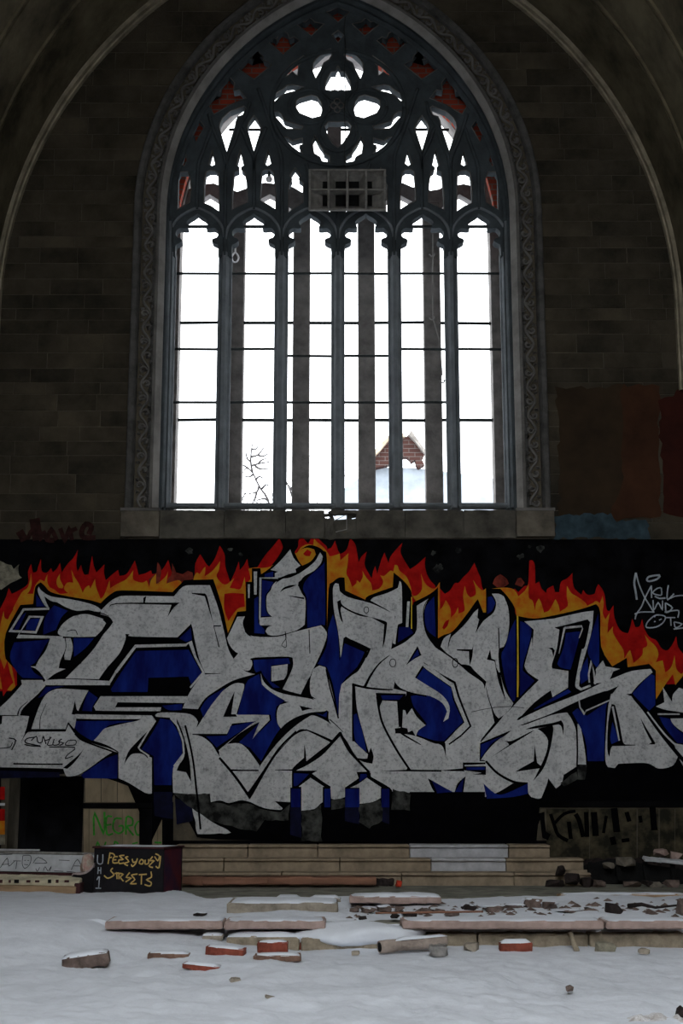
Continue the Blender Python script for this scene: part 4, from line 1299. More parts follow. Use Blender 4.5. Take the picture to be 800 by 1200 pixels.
blk_s += S('A', [(470, 740), (545, 640)], 7, 3) + S('A', [(440, 455), (510, 438), (580, 440), (640, 462)], 10, 4) + S('A', [(395, 550), (440, 542), (455, 570)], 4, 4)
blk_s += S('C', [(610, 540), (615, 680)], 5, 5) + S('C', [(470, 550), (475, 590), (450, 630), (478, 640), (470, 560)], 4, 3)
for cx_, cy_, r_ in ((500, 735, 18), (540, 832, 11), (345, 425, 14)):
    blk_s += S('D', [(cx_ + r_ * math.cos(a), cy_ + 1.3 * r_ * math.sin(a)) for a in [i * 0.7 for i in range(10)]], 4, 4)
blk_s += S('E', [(265 + 16 * math.cos(a), 735 + 26 * math.sin(a)) for a in [i * 0.7 for i in range(10)]], 5, 5)
mpaint('black_lettering_cuts', blk + blk_s, -0.014, M_BLACK)

# --- blue fills
blue = [
    A_([(85, 615), (290, 598), (262, 640), (215, 725), (180, 750), (200, 790), (240, 815), (255, 828), (135, 822), (95, 780), (60, 700)]),
    A_([(290, 430), (318, 398), (400, 430), (360, 470), (330, 540), (255, 570), (262, 480)]),
    A_([(165, 480), (235, 475), (205, 545), (152, 540)]), A_([(110, 540), (155, 440), (120, 470), (85, 540)]), A_([(212, 330), (240, 370), (265, 405), (215, 405)]),
    A_([(432, 590), (552, 590), (500, 650), (435, 700)]),
    P('B', [(200, 665), (505, 658), (545, 730), (582, 795), (520, 860), (505, 815), (270, 822), (265, 905), (58, 905), (50, 890), (112, 790)]),
    P('B', [(450, 592), (518, 530), (525, 600), (490, 612)]),
    P('A', [(520, 150), (575, 190), (545, 235), (540, 268), (482, 265), (500, 200)], 750),
    P('A', [(447, 325), (620, 325), (800, 325), (640, 350), (560, 430), (530, 435), (460, 390), (442, 360)], 750),
    P('A', [(270, 125), (380, 122), (310, 138), (250, 180), (225, 190)], 750),
    P('A', [(690, 520), (688, 662), (490, 660), (475, 642), (560, 585), (620, 545)], 750),
    P('B', [(340, 310), (400, 320), (450, 400), (465, 460), (465, 520), (415, 600), (405, 700), (305, 700), (300, 530), (230, 490), (290, 400)], 750),
    P('B', [(350, 235), (470, 225), (465, 260), (390, 262)], 750),
    P('B', [(575, 255), (620, 190), (720, 130), (640, 230), (592, 305)], 750),
    P('C', [(10, 415), (130, 410), (150, 355), (300, 325), (90, 465), (70, 480)], 750), P('C', [(200, 450), (300, 355), (320, 330), (280, 430), (320, 380), (300, 440), (260, 480)], 750),
    P('C', [(240, 110), (280, 70), (320, 50), (335, 110), (400, 165), (470, 205), (420, 240), (412, 300), (440, 372), (400, 430), (330, 560), (255, 470), (300, 410), (340, 372), (390, 320), (385, 288), (192, 288)], 750),
    P('C', [(285, 718), (490, 708), (500, 740), (390, 748), (382, 840), (440, 880), (400, 880), (345, 810), (330, 780), (300, 790), (290, 770)]),
    P('C', [(700, 130), (706, 480), (690, 510), (600, 530), (596, 360), (575, 300), (600, 240), (690, 160)]),
    P('C', [(335, 250), (402, 262), (375, 310), (355, 345), (358, 430), (385, 460), (330, 462)]),
    P('C', [(290, 360), (312, 345), (312, 500), (350, 540), (350, 565), (290, 560)]), P('C', [(350, 215), (400, 200), (400, 232), (350, 232)]),
    P('C', [(690, 290), (715, 270), (712, 305), (640, 275)], 750),
    P('D', [(122, 540), (150, 450), (178, 560), (188, 725), (218, 620), (335, 672), (290, 760), (200, 860), (180, 1040), (152, 870), (115, 760), (60, 740), (112, 640)]),
    P('D', [(535, 525), (600, 525), (620, 560), (530, 615)]), P('D', [(742, 345), (752, 585), (700, 540), (686, 460), (697, 400)]),
    P('D', [(270, 1040), (288, 1030), (320, 1130), (348, 1258), (280, 1190)]), P('D', [(430, 925), (560, 925), (540, 950), (440, 950)]),
    P('D', [(640, 822), (680, 765), (845, 885), (852, 950), (912, 1080), (860, 1130), (800, 1192), (740, 1188), (640, 1155), (660, 1110), (700, 1095), (660, 1040), (622, 990), (605, 930), (640, 925), (700, 935)]),
    P('D', [(595, 735), (645, 655), (655, 690), (625, 705)]), P('D', [(1016, 1212), (1150, 1160), (1080, 1205), (1016, 1290)]),
    P('D', [(730, 1425), (850, 1490), (760, 1498)]), P('D', [(865, 1490), (890, 1445), (915, 1412), (905, 1490)]),
    P('D', [(330, 1385), (345, 1385), (350, 1400), (305, 1430), (310, 1385)]), P('E', [(330, 1345), (440, 1345), (440, 1360), (330, 1362)]),
    P('C', [(520, 630), (610, 635), (545, 700), (520, 705)], 750),
    P('C', [(505, 722), (560, 722), (560, 830), (505, 830)], 750), P('C', [(700, 722), (735, 722), (735, 830), (700, 830)], 750),
    P('D', [(222, 722), (305, 722), (305, 830), (222, 830)], 750), P('D', [(434, 722), (480, 722), (480, 830), (434, 830)], 750),
    P('E', [(580, 560), (618, 480), (620, 800), (618, 940), (600, 960), (565, 870), (535, 700), (558, 640)]),
    P('E', [(645, 490), (690, 510), (712, 550), (690, 650), (665, 730), (660, 780), (730, 840), (645, 930)]),
    P('E', [(455, 350), (480, 345), (500, 385), (480, 430), (452, 450)]),
    P('E', [(430, 1440), (500, 1500), (560, 1500), (690, 1440), (692, 1500), (600, 1520), (450, 1530)]),
    P('F', [(512, 560), (600, 550), (575, 650), (540, 775), (482, 762), (462, 740), (500, 640)]),
    P('F', [(665, 560), (702, 445), (708, 720), (690, 760), (650, 700), (642, 650)]),
    P('F', [(430, 942), (525, 890), (545, 905), (350, 1000), (325, 1005)]),
    P('G', [(235, 295), (365, 205), (345, 260), (335, 560), (240, 560), (222, 420), (150, 275), (180, 250)], 750),
    P('G', [(610, 50), (632, 60), (636, 230), (600, 265), (515, 180), (505, 160), (560, 100)], 750),
    P('G', [(385, 330), (425, 440), (380, 460), (372, 420)], 750), P('G', [(660, 300), (720, 312), (760, 370), (830, 420), (830, 455), (765, 455), (690, 360)], 750),
    P('G', [(195, 790), (240, 700), (245, 830), (200, 860)]),
]
mpaint('blue_fill', blue, -0.016, M_BLUE)
mpaint('blue_drips', [[W(x, y) for x, y in q] for q in ([(180, 928), (202, 928), (203, 960), (181, 956)], [(205, 936), (226, 938), (226, 962), (207, 966)], [(340, 946), (353, 946), (353, 982), (340, 978)],
                                                    [(404, 944), (421, 944), (421, 966), (404, 962)], [(446, 946), (456, 946), (456, 966), (446, 962)], [(0, 903), (70, 905), (70, 911), (0, 912)])], -0.0135,
       mat('dull_navy_paint', (0.002, 0.0025, 0.018), var=0.5, scale=8), 'dull navy drips')
# darker cracked plaster showing under the chipped lower edge
mpaint('stained_plaster', [ragged([W(x, y) for x, y in q], 0.012, 30 + i, 0.06) for i, q in enumerate((
    [(204, 930), (246, 931), (248, 941), (268, 943), (290, 942), (312, 950), (330, 951), (340, 943), (338, 962), (310, 962), (300, 975), (270, 968), (246, 962), (226, 948)],
    [(353, 950), (368, 949), (377, 943), (377, 986), (353, 986)], [(421, 943), (437, 941), (446, 937), (448, 960), (432, 972), (421, 962)], [(460, 925), (480, 930), (480, 950), (458, 948)], [(388, 938), (403, 936), (403, 946), (388, 948)],
    [(656, 918), (675, 905), (676, 914), (660, 922)], [(676, 897), (686, 897), (686, 914), (677, 914)]))], -0.0137, M_OLDPL)
mpaint('bare_grey_flake', [ragged([W(x, y) for x, y in [(226, 948), (231, 978), (271, 976), (257, 967), (246, 962), (237, 955)]], 0.008, 55, 0.06)], -0.0139, M_GREY)
mpaint('chipped_patch', [ragged([W(x, y) for x, y in q], 0.03, 60 + i, 0.05) for i, q in enumerate((
    [(-6, 658), (8, 660), (14, 668), (24, 663), (25, 678), (12, 684), (4, 690), (-6, 690)],))], -0.0062, M_PALEPL)
for i, (x, y, r) in enumerate(((513, 667, 7), (516, 663, 3), (536, 645, 5), (632, 643, 6), (620, 640, 3), (270, 644, 4), (508, 648, 4), (282, 650, 3), (222, 646, 5), (610, 652, 5))):
    q = [W(x + r * math.cos(a) * random.uniform(0.5, 1.1), y + r * 0.9 * math.sin(a) * random.uniform(0.4, 1.1)) for a in [k * 0.63 for k in range(10)]]
    mpaint('plaster_scuff', [q], -0.0055, M_OLDPL)

# --- thin grey outlines over the blue
thin = []
thin += S('A', [(290, 418), (140, 422), (62, 548), (212, 556), (250, 466), (176, 464), (105, 580), (370, 586)], 12, 12, sm=False)
thin += S('B', [(80, 790), (195, 637), (490, 630), (515, 612), (545, 700), (592, 790), (515, 880)], 17, 10, sm=False)
thin += S('A', [(640, 855), (680, 790), (700, 770)], 12, 12, sm=False)
thin += S('C', [(430, 238), (326, 238), (322, 480)], 9, 9, sm=False) + S('C', [(296, 200), (296, 335)], 20, 14) + S('C', [(258, 275), (258, 355)], 13, 8)
thin += S('B', [(400, 308), (440, 352), (472, 440), (478, 515), (420, 590)], 10, 10, 750, sm=False)
thin += S('B', [(280, 370), (212, 482), (225, 497), (275, 530)], 8, 8, 750, sm=False)
thin += S('D', [(662, 735), (720, 765), (845, 862), (870, 950), (927, 1085), (808, 1205)], 14, 12, sm=False)
thin += S('F', [(505, 530), (605, 520), (610, 535), (590, 590)], 12, 4, sm=False) + S('F', [(505, 530), (492, 590), (472, 680)], 12, 4, sm=False)
thin += S('G', [(190, 205), (195, 245), (222, 285), (230, 265), (372, 202)], 7, 7, 750, sm=False)
thin += S('G', [(250, 850), (246, 800), (262, 727), (276, 790), (284, 860)], 9, 9, sm=False)
thin += S('G', [(386, 240), (425, 440)], 11, 8, 750) + S('G', [(590, 272), (690, 402), (770, 478), (820, 520)], 8, 12, 750) + S('G', [(650, 285), (778, 285)], 9, 7, 750)
thin += [P('D', [(560, 1010), (572, 1012), (582, 1040), (612, 1000), (640, 1050), (692, 1100), (650, 1130), (635, 1165), (615, 1130), (590, 1140), (585, 1118), (555, 1112)]),
         P('D', [(505, 790), (515, 850), (560, 890), (640, 915), (720, 930), (790, 970), (818, 1020), (795, 1080), (825, 1060), (832, 990), (790, 925), (700, 865), (632, 822), (600, 790), (560, 760)])]
mpaint('grey_outline', thin, -0.018, M_GREY)
yl = S('D', [(610, 350), (610, 535)], 6, 6) + S('E', [(630, 460), (632, 700), (630, 935)], 8, 8)
mpaint('yellow_line', yl, -0.019, M_LINE)


# ================================================================== TAGS
def gtag(name, strokes, m, label, off=-0.02, grp=None):
    """strokes: list of (pixel points, width px)"""
    x0, z0 = W(*strokes[0][0][0])
    t = empty(name, (x0, 0, z0))
    tag(t, label, 'graffiti', grp)
    for pts, w in strokes:
        q = [W(x, y) for x, y in (smooth2(pts, 3) if len(pts) > 2 else pts)]
        q = [(x - x0, z - z0) for x, z in q]
        paint('stroke', ribbon(q, w * 0.0104), off, m, t)
        off -= 0.00004
    return t


def crop(ox, oy, s, pts):
    return [(ox + x / s, oy + y / s) for x, y in pts]


k1 = lambda p: crop(720, 650, 10, p)
gtag('graffiti_tag', [
    (k1([(245, 215), (225, 330), (240, 430), (255, 530)]), 2.2), (k1([(245, 215), (280, 350), (345, 500), (400, 590), (455, 680)]), 1.6), (k1([(425, 365), (350, 510), (310, 610), (250, 700), (235, 760)]), 1.5), (k1([(425, 365), (428, 510)]), 1.5),
    (k1([(230, 700), (300, 675), (460, 675)]), 1.4), (k1([(370, 300), (400, 260), (520, 245), (490, 290), (400, 315), (370, 300)]), 2.0),
    (k1([(535, 390), (490, 400), (440, 450), (500, 475), (545, 470), (540, 390)]), 1.4), (k1([(465, 490), (520, 515), (590, 510)]), 1.8), (k1([(625, 360), (612, 440), (615, 530), (690, 460)]), 1.5), (k1([(615, 530), (700, 490), (800, 480)]), 1.4),
    (k1([(445, 535), (455, 650), (505, 565), (550, 645), (555, 540)]), 1.4), (k1([(590, 565), (600, 680), (670, 625), (595, 570)]), 1.5), (k1([(580, 675), (670, 660), (745, 660), (735, 740)]), 1.4),
    (k1([(460, 735), (480, 710), (560, 715), (590, 740), (560, 800), (480, 850), (370, 855), (375, 800), (430, 740), (470, 715)]), 1.4), (k1([(462, 780), (468, 792)]), 1.6), (k1([(515, 770), (545, 755)]), 1.2),
    (k1([(590, 740), (705, 740)]), 1.3), (k1([(650, 745), (655, 835)]), 1.3), (k1([(690, 790), (710, 860), (780, 815), (690, 790)]), 1.4), (k1([(685, 875), (800, 860)]), 1.4)],
    M_TAGG, 'pale grey scribbled tag in three lines on black wall at far right')
k2 = lambda p: crop(0, 590, 6.15, p)
gtag('graffiti_tag', [
    (k2([(140, 200), (170, 250), (180, 270)]), 9), (k2([(250, 110), (262, 190), (275, 265)]), 12), (k2([(200, 262), (240, 190), (300, 268)]), 5), (k2([(310, 200), (345, 262), (390, 265)]), 6), (k2([(340, 265), (370, 190), (410, 265)]), 5),
    (k2([(435, 180), (470, 262), (500, 190), (520, 265)]), 5), (k2([(510, 200), (555, 180)]), 5), (k2([(640, 225), (660, 170), (620, 150), (590, 200), (605, 245), (690, 248)]), 6)],
    M_TAGR, 'blurred dark red sprayed tag on stone blocks left of the window', -0.012)
k3 = lambda p: crop(90, 940, 6.15, p)
gtag('graffiti_tag', [
    (k3([(125, 240), (128, 80), (195, 225), (200, 70)]), 2.2), (k3([(255, 105), (215, 110), (218, 230), (262, 225)]), 2.0), (k3([(218, 165), (250, 160)]), 1.8), (k3([(325, 120), (275, 120), (262, 190), (300, 225), (335, 205), (330, 170), (300, 175)]), 2.0),
    (k3([(355, 235), (358, 110), (400, 120), (400, 165), (362, 175), (410, 240)]), 2.0), (k3([(440, 140), (420, 180), (435, 235), (465, 220), (468, 150), (440, 140)]), 1.9),
    (k3([(140, 330), (150, 290), (170, 330)]), 1.8), (k3([(210, 285), (200, 330), (240, 328)]), 1.8), (k3([(270, 330), (275, 285), (300, 300)]), 1.8), (k3([(400, 300), (440, 290)]), 1.5), (k3([(560, 290), (610, 292)]), 1.8)],
    M_TAGGRN, 'green sprayed word on cream boards beside the black doorway', -0.0095)
k4 = lambda p: crop(0, 780, 5, p)
gtag('graffiti_tag', [
    (k4([(205, 420), (160, 428), (150, 450), (190, 462), (240, 472), (180, 470), (145, 462)]), 1.3), (k4([(185, 440), (215, 415), (225, 450), (248, 448), (255, 415), (272, 460)]), 1.2), (k4([(262, 440), (290, 432), (300, 418), (280, 465), (310, 465)]), 1.1),
    (k4([(320, 430), (312, 465), (345, 462), (350, 440)]), 1.1), (k4([(365, 430), (345, 445), (375, 455), (350, 468)]), 1.1), (k4([(400, 440), (385, 465), (440, 465), (445, 438), (400, 440)]), 1.1), (k4([(290, 478), (440, 480), (400, 520), (385, 545), (430, 530)]), 1.1),
    (k4([(55, 425), (95, 438), (70, 495)]), 1.4), (k4([(0, 485), (60, 478), (75, 450)]), 1.0)],
    M_TAGB, 'small black marker signature on a grey mural letter at far left', -0.0205)
k5 = lambda p: crop(620, 920, 4.444, p)
gtag('graffiti_tag', [
    (k5([(110, 150), (130, 210), (150, 260), (200, 290)]), 4), (k5([(130, 200), (180, 150), (240, 135)]), 3.4), (k5([(205, 190), (215, 280)]), 4.5), (k5([(240, 150), (260, 190), (280, 270)]), 5), (k5([(295, 140), (300, 270)]), 5), (k5([(335, 140), (345, 265)]), 7), (k5([(385, 250), (400, 160)]), 3.4),
    (k5([(440, 120), (455, 245)]), 7.5), (k5([(505, 140), (520, 190)]), 5), (k5([(575, 160), (580, 195)]), 4), (k5([(640, 115), (650, 235)]), 7), (k5([(480, 290), (520, 285)]), 4), (k5([(430, 270), (440, 310)]), 6), (k5([(35, 200), (60, 150), (80, 270), (100, 250)]), 5)],
    M_BLACK, 'dripping black letters on dirty boards at lower right', -0.0095)

# ================================================================== STEPS
steps = empty('stone_steps', (0, -0.45, FLOOR))
tag(steps, 'three long worn stone steps against the foot of the mural', 'steps')


def spart(o, p):
    o.parent = p
    o.matrix_parent_inverse = p.matrix_world.inverted() if False else Matrix.Translation(-Vector(p.location))
    return o


rr = random.Random(9)
for k, (yf, zt, segs) in enumerate(((-0.86, 0.175, [205, 330, 470, 602, 692]), (-0.58, 0.31, [205, 262, 398, 505, 593, 684]), (-0.30, 0.445, [205, 290, 372, 480, 596, 645]))):
    for a, b in zip(segs[:-1], segs[1:]):
        x0, x1 = W(a, 1010, yf)[0] + 0.004, W(b, 1010, yf)[0] - 0.004
        white = (k == 2 and 470 < a < 590) or (k == 1 and 500 < a < 590)
        mm = M_STEPW if white else M_STEP
        h = 0.095
        body = spart(box('step_riser', (x1 - x0, 0.27 + (0.0), h + 0.02), ((x0 + x1) / 2, yf + 0.02 + 0.135, zt - 0.03 - h / 2 - 0.008), mm, bevel=0.006), steps)
        tr = spart(box('step_tread', (x1 - x0, 0.30, 0.03), ((x0 + x1) / 2, yf + 0.135, zt - 0.015), mm if white else M_STEP, bevel=0.008, jit=0.002), steps)

# ================================================================== SNOW AND PLATFORM EDGE
def fbm(x, y, s, o=4):
    return mnoise.fractal(Vector((x * s, y * s, 3.3)), 1.0, 2.0, o)


def grid(name, x0, x1, y0, y1, nx, ny, hf, m):
    V, Fc = [], []
    for j in range(ny + 1):
        for i in range(nx + 1):
            x = x0 + (x1 - x0) * i / nx
            y = y0 + (y1 - y0) * j / ny
            V.append((x, y, hf(x, y)))
    for j in range(ny):
        for i in range(nx):
            a = j * (nx + 1) + i
            Fc.append((a, a + 1, a + nx + 2, a + nx + 1))
    return mesh(name, V, Fc, m, smooth=True)


def sstep(a, b, x):
    t = min(1, max(0, (x - a) / (b - a)))
    return t * t * (3 - 2 * t)


def upper_snow(x, y):
    h = FLOOR + 0.03 + 0.03 * fbm(x, y, 0.9) + 0.012 * fbm(x, y, 4.0)
    lim = -2.35 + 0.25 * fbm(x, 0.0, 1.3) + 0.95 * sstep(-1.15, -1.75, x)
    h -= 0.13 * sstep(lim - 0.35, lim + 0.15, y + 0.10 * fbm(x, y, 3.0))
    h -= 0.035 * sstep(EDGE + 0.75, EDGE + 0.25, y) * sstep(-1.92, -1.72, x)
    if y < EDGE + 0.205:
        h = LOWER - 0.05
    return h


def lower_snow(x, y):
    h = LOWER + 0.015 + 0.035 * fbm(x, y, 0.8) + 0.026 * fbm(x, y * 0.6, 3.4) + 0.009 * fbm(x, y, 11)
    # drift that buries the step on the left
    pts_ = [(-9, 0.06), (-2.0, 0.06), (-1.80, 0.01), (-1.2, -0.035), (-0.75, -0.09), (-0.3, LOWER), (9, LOWER)]
    for (xa, za), (xb, zb) in zip(pts_[:-1], pts_[1:]):
        if xa <= x <= xb:
            lv = za + (zb - za) * (x - xa) / (xb - xa)
            break
    d = sstep(EDGE - 1.1, EDGE - 0.02, y)
    if x < -1.78:
        kx = sstep(-1.78, -1.98, x)
        lv = lv * (1 - kx) + (upper_snow(x, EDGE + 0.26) + 0.004) * kx
    h = h * (1 - d) + (lv + 0.3 * (h - LOWER)) * d
    h += 0.035 * sstep(EDGE - 0.35, EDGE - 0.05, y) * max(0, 0.3 + fbm(x, 1.0, 1.2))
    return h


su = grid('snow_cover', -4.2, 4.2, EDGE + 0.20, -1.0, 260, 116, upper_snow, M_SNOW)
tag(su, 'patchy snow lying on the raised floor before the steps', 'snow', kind='stuff')
sl = grid('snow_field', -4.2, 4.2, -10.5, EDGE + 0.25, 280, 168, lower_snow, M_SNOW)
tag(sl, 'smooth trodden snow covering the near foreground floor', 'snow', kind='stuff')


def cap(parent, sx, sy, zt, th=0.03, seed=0, name='snow_cap'):
    """domed cap of snow in the local frame of a thing"""
    rc = random.Random(seed)
    nx, ny = max(6, int(sx / 0.04)), 6
    nx = min(nx, 60)
    V, Fc = [], []
    for j in range(ny + 1):
        for i in range(nx + 1):
            u, v = i / nx * 2 - 1, j / ny * 2 - 1
            e = max(0, 1 - abs(u) ** 6) * max(0, 1 - abs(v) ** 4)
            x = u * sx / 2 * (1 + 0.0)
            y = v * sy / 2
            V.append((x, y, zt - 0.002 + th * (0.35 * (e > 0) + 0.65 * e) * (0.75 + 0.5 * mnoise.noise(Vector((x * 5 + seed, y * 5, seed))))))
    for j in range(ny):
        for i in range(nx):
            a = j * (nx + 1) + i
            Fc.append((a, a + 1, a + nx + 2, a + nx + 1))
    # skirt
    b = len(V)
    ring_i = [i for i in range(nx + 1)] + [j * (nx + 1) + nx for j in range(1, ny + 1)] + [ny * (nx + 1) + i for i in range(nx - 1, -1, -1)] + [j * (nx + 1) for j in range(ny - 1, 0, -1)]
    for i in ring_i:
        V.append((V[i][0], V[i][1], zt - 0.004))
    n = len(ring_i)
    for q in range(n):
        Fc.append((ring_i[q], ring_i[(q + 1) % n], b + (q + 1) % n, b + q))
    return mesh(name, V, Fc, M_SNOW, parent, smooth=True)


def stone(name, px0, px1, py_top, py_bot, z_base, depth, m, label, cat, snow=0.0, rz=0.0, ry=0.0, group=None, bev=0.012, jit=0.006, sub=4, seed=1, sink=0.012):
    """a slab whose front face spans the given pixels, its foot in the snow (or on z_base)"""
    if z_base in ('lower', 'upper'):
        fn, z_base = (lower_snow, LOWER) if z_base == 'lower' else (upper_snow, FLOOR)
        for _ in range(4):
            gx, gy = G((px0 + px1) / 2, py_bot, z_base)
            z_base = fn(gx, max(gy, EDGE + 0.3) if fn is upper_snow else min(gy, EDGE - 0.02)) - sink
    X0, Y0 = G(px0, py_bot, z_base)
    X1, _ = G(px1, py_bot, z_base)
    zt = W(400, py_top, Y0)[1]
    h = max(0.025, zt - z_base)
    random.seed(seed)
    o = box(name, (X1 - X0, depth, h), ((X0 + X1) / 2, Y0 + depth / 2, z_base + h / 2), m, rot=(0, ry, rz), bevel=bev, jit=jit, sub=sub)
    tag(o, label, cat, group)
    if snow:
        cap(o, (X1 - X0) * 0.97, depth * 0.96, h / 2, snow, seed)
    return o


# kerb (riser) of the raised floor and its coping stones
GK = 'kerb stones of the raised floor edge'
GC = 'coping stones of the raised floor edge'
ZL = LOWER + 0.0
xk = lambda p: W(p, 1100, EDGE)[0]
for i, (a, b, lab, yoff) in enumerate(((266, 352, 'rough buff kerb stone under snow behind the red bricks', -0.16), (353, 447, 'rough buff kerb stone left of the clay pipe', -0.18), (449, 560, 'buff kerb stone behind the clay pipe', 0.02), (561, 690, 'buff kerb stone behind the lone red brick', 0.02),
                                       (691, 806, 'rust-spotted buff kerb stone at the right edge', 0.02))):
    x0, x1 = xk(a), xk(b)
    low = i < 2
    h = 0.13
    random.seed(60 + i)
    o = box('kerb_stone', (x1 - x0 - 0.006, 0.22, h), ((x0 + x1) / 2, EDGE + 0.11 + yoff + 0.02, LOWER - 0.025 + h / 2), M_KERB, bevel=0.012, jit=0.006, sub=6)
    tag(o, lab, 'kerb stone', GK)
    if low:
        cap(o, x1 - x0 - 0.02, 0.21, h / 2, 0.035, 60 + i)
for i, (a, b, lab, ry) in enumerate(((124, 262, 'left half of pinkish coping slab jutting out of snow', 0.0), (263, 382, 'pinkish coping slab above the snowy kerb', 0.0), (470, 706, 'long pinkish coping slab right of the snow mound', 0.0), (708, 808, 'pinkish coping slab at the right edge', 0.0))):
    x0, x1 = xk(a), xk(b)
    random.seed(70 + i)
    o = box('coping_slab', (x1 - x0 - 0.005, 0.36, 0.06), ((x0 + x1) / 2, EDGE + 0.08, FLOOR + 0.013), M_COPE, bevel=0.012, jit=0.003, sub=6)
    tag(o, lab, 'coping slab', GC)
    cap(o, x1 - x0 - 0.02, 0.33, 0.03, 0.016, 70 + i)
mound = rock('snow_mound', (W(455, 1100, EDGE)[0] - 0.25, EDGE - 0.0, LOWER + 0.10), (0.95, 0.45, 0.19), 4, M_SNOW, sub=3, amp=1.4)
mound.data.polygons.foreach_set('use_smooth', [True] * len(mound.data.polygons))
tag(mound, 'rounded snow mound between two coping slabs', 'snow')

# slabs lying on the raised floor
UF = FLOOR + 0.03
stone('concrete_slab', 266, 396, 1058.5, 1074, 'upper', 0.5, M_SLAB, 'broken concrete slab with snow on top left of centre', 'slab', 0.03, sub=6, seed=11)
stone('stone_slab', 322, 352, 1053, 1058, 'upper', 0.22, M_SLAB, 'small flat stone peeking behind the broken concrete slab', 'slab', 0.03, seed=12)
stone('stone_slab', 362, 399, 1053, 1059, 'upper', 0.22, M_SLAB, 'small pale stone behind right end of the broken slab', 'slab', 0.03, seed=13)
stone('stone_slab', 409, 518, 1051, 1059, UF + 0.02, 0.30, M_COPE, 'long snow-topped slab at centre in front of the steps', 'slab', 0.03, sub=5, seed=14)
rp = random.Random(77)
GR = 'rubble lumps along the snowy floor'
lumps = [(415, 1068, 9, 5, 'flat brown rubble lump left end of the centre row'), (432, 1068, 13, 6, 'brown rubble lump below the long centre slab'), (450, 1066, 14, 6, 'mottled brown rubble lump below right half of centre slab'), (468, 1066, 9, 5, 'brown rubble pebble right of the mottled lump'),
         (425, 1078, 8, 4, 'small dark stone left of the long coping slab'), (463, 1076, 7, 5, 'small dark pebble on snow near coping slab start'), (480, 1073, 12, 6, 'dark reddish rubble stone left of the stick'), (498, 1069, 10, 5, 'brown rubble stone above the stick end'), (512, 1069, 12, 6, 'grey-brown stone half sunk in snow centre right'),
         (530, 1072, 14, 4, 'flat brown chip lying above the stick'), (549, 1066, 14, 8, 'dark brown rubble block right of centre'), (577, 1067, 24, 8, 'long snowy rubble lump right of centre'), (604, 1065, 20, 8, 'brown rubble lump left of the big stone'), (625, 1063, 18, 13, 'big squarish rubble stone in the right snow'),
         (646, 1065, 18, 11, 'rounded rubble stone beside the big squarish one'), (668, 1070, 26, 5, 'low flat rubble tail right of the rounded stone'), (234, 1073, 14, 5, 'small dark chip left of the broken slab'), (693, 1067, 8, 3, 'small dark chip in the right snow')]
for i, (px, py, w, h, lab) in enumerate(lumps):
    X, Y = G(px, py, UF)
    s_ = 1.0 / F * (DIST + Y)
    o = rock('rubble_stone', (X, Y + 0.06, UF + h * s_ * 0.15), (w * s_ * 1.35, 0.2 + 0.1 * rp.random(), h * s_ * 1.15), 100 + i, M_ROCKD if 'dark' in lab else M_ROCK, rz=rp.uniform(-0.3, 0.3))
    tag(o, lab, 'rubble', GR)
    if w >= 12:
        rock('snow_cap', (0, 0.02, h * s_ * 0.36), (w * s_ * 1.15, 0.2, h * s_ * 0.5), 150 + i, M_SNOW, o, sub=3, amp=1.0)
rq = random.Random(15)
V, Fc = [], []
for i in range(170):
    px, py = rq.uniform(404, 800), rq.gauss(1066, 5.5)
    if not 1054 < py < 1079:
        continue
    X, Y = G(px, py, UF)
    zz = upper_snow(X, Y)
    r = rq.uniform(0.012, 0.05)
    b = len(V)
    for k_ in range(6):
        a_ = k_ * 1.047 + rq.uniform(-0.3, 0.3)
        V.append((X + r * 1.5 * math.cos(a_), Y + r * math.sin(a_), zz - 0.01))
    V.append((X + rq.uniform(-0.3, 0.3) * r, Y, zz + r * rq.uniform(0.3, 0.7)))
    Fc += [(b + k_, b + (k_ + 1) % 6, b + 6) for k_ in range(6)]
o = mesh('rubble_crumbs', V, Fc, M_ROCK)
tag(o, 'small brown rubble crumbs strewn over the snow before the steps', 'rubble', kind='stuff')
X, Y = G(722, 1070, UF)
o = rock('rubble_stone', (X, Y + 0.05, UF + 0.03), (0.18, 0.2, 0.10), 301, M_ROCKD)
tag(o, 'dark maroon rubble clump in the snow at right', 'rubble', GR)
Xa, Ya = G(736, 1066, UF)
Xb, Yb = G(768, 1068, UF)
o = tubes('bent_branch', [([(Xa, Ya, UF + 0.03), ((Xa + Xb) / 2, (Ya + Yb) / 2, UF + 0.05), (Xb, Yb, UF + 0.03), (Xb + 0.3, Yb + 0.1, UF + 0.05)], [0.02, 0.016, 0.011, 0.006])], M_ROCKD)
tag(o, 'dark bent branch beside the maroon rubble clump', 'branch')
X, Y = G(797, 1070, UF)
o = rock('rubble_stone', (X + 0.05, Y + 0.05, UF + 0.04), (0.15, 0.2, 0.17), 302, M_ROCK)
tag(o, 'upright brown rubble stone cut by the right frame edge', 'rubble', GR)
Xa, Ya = G(440, 1077, UF)
Xb, Yb = G(566, 1076, UF)
o = tubes('thin_stick', [([(Xa, Ya, UF + 0.045), (Xb, Yb, UF + 0.05)], 0.008)], M_WOODR)
tag(o, 'long thin stick lying on snow behind the coping slab', 'stick')
# low plank kerb on the right, at the snow's far edge
stone('low_plank', 655, 808, 1048, 1054, FLOOR, 0.14, M_WOOD, 'long brown plank edged with snow near the right rubble', 'plank', 0.02, sub=8, seed=16)
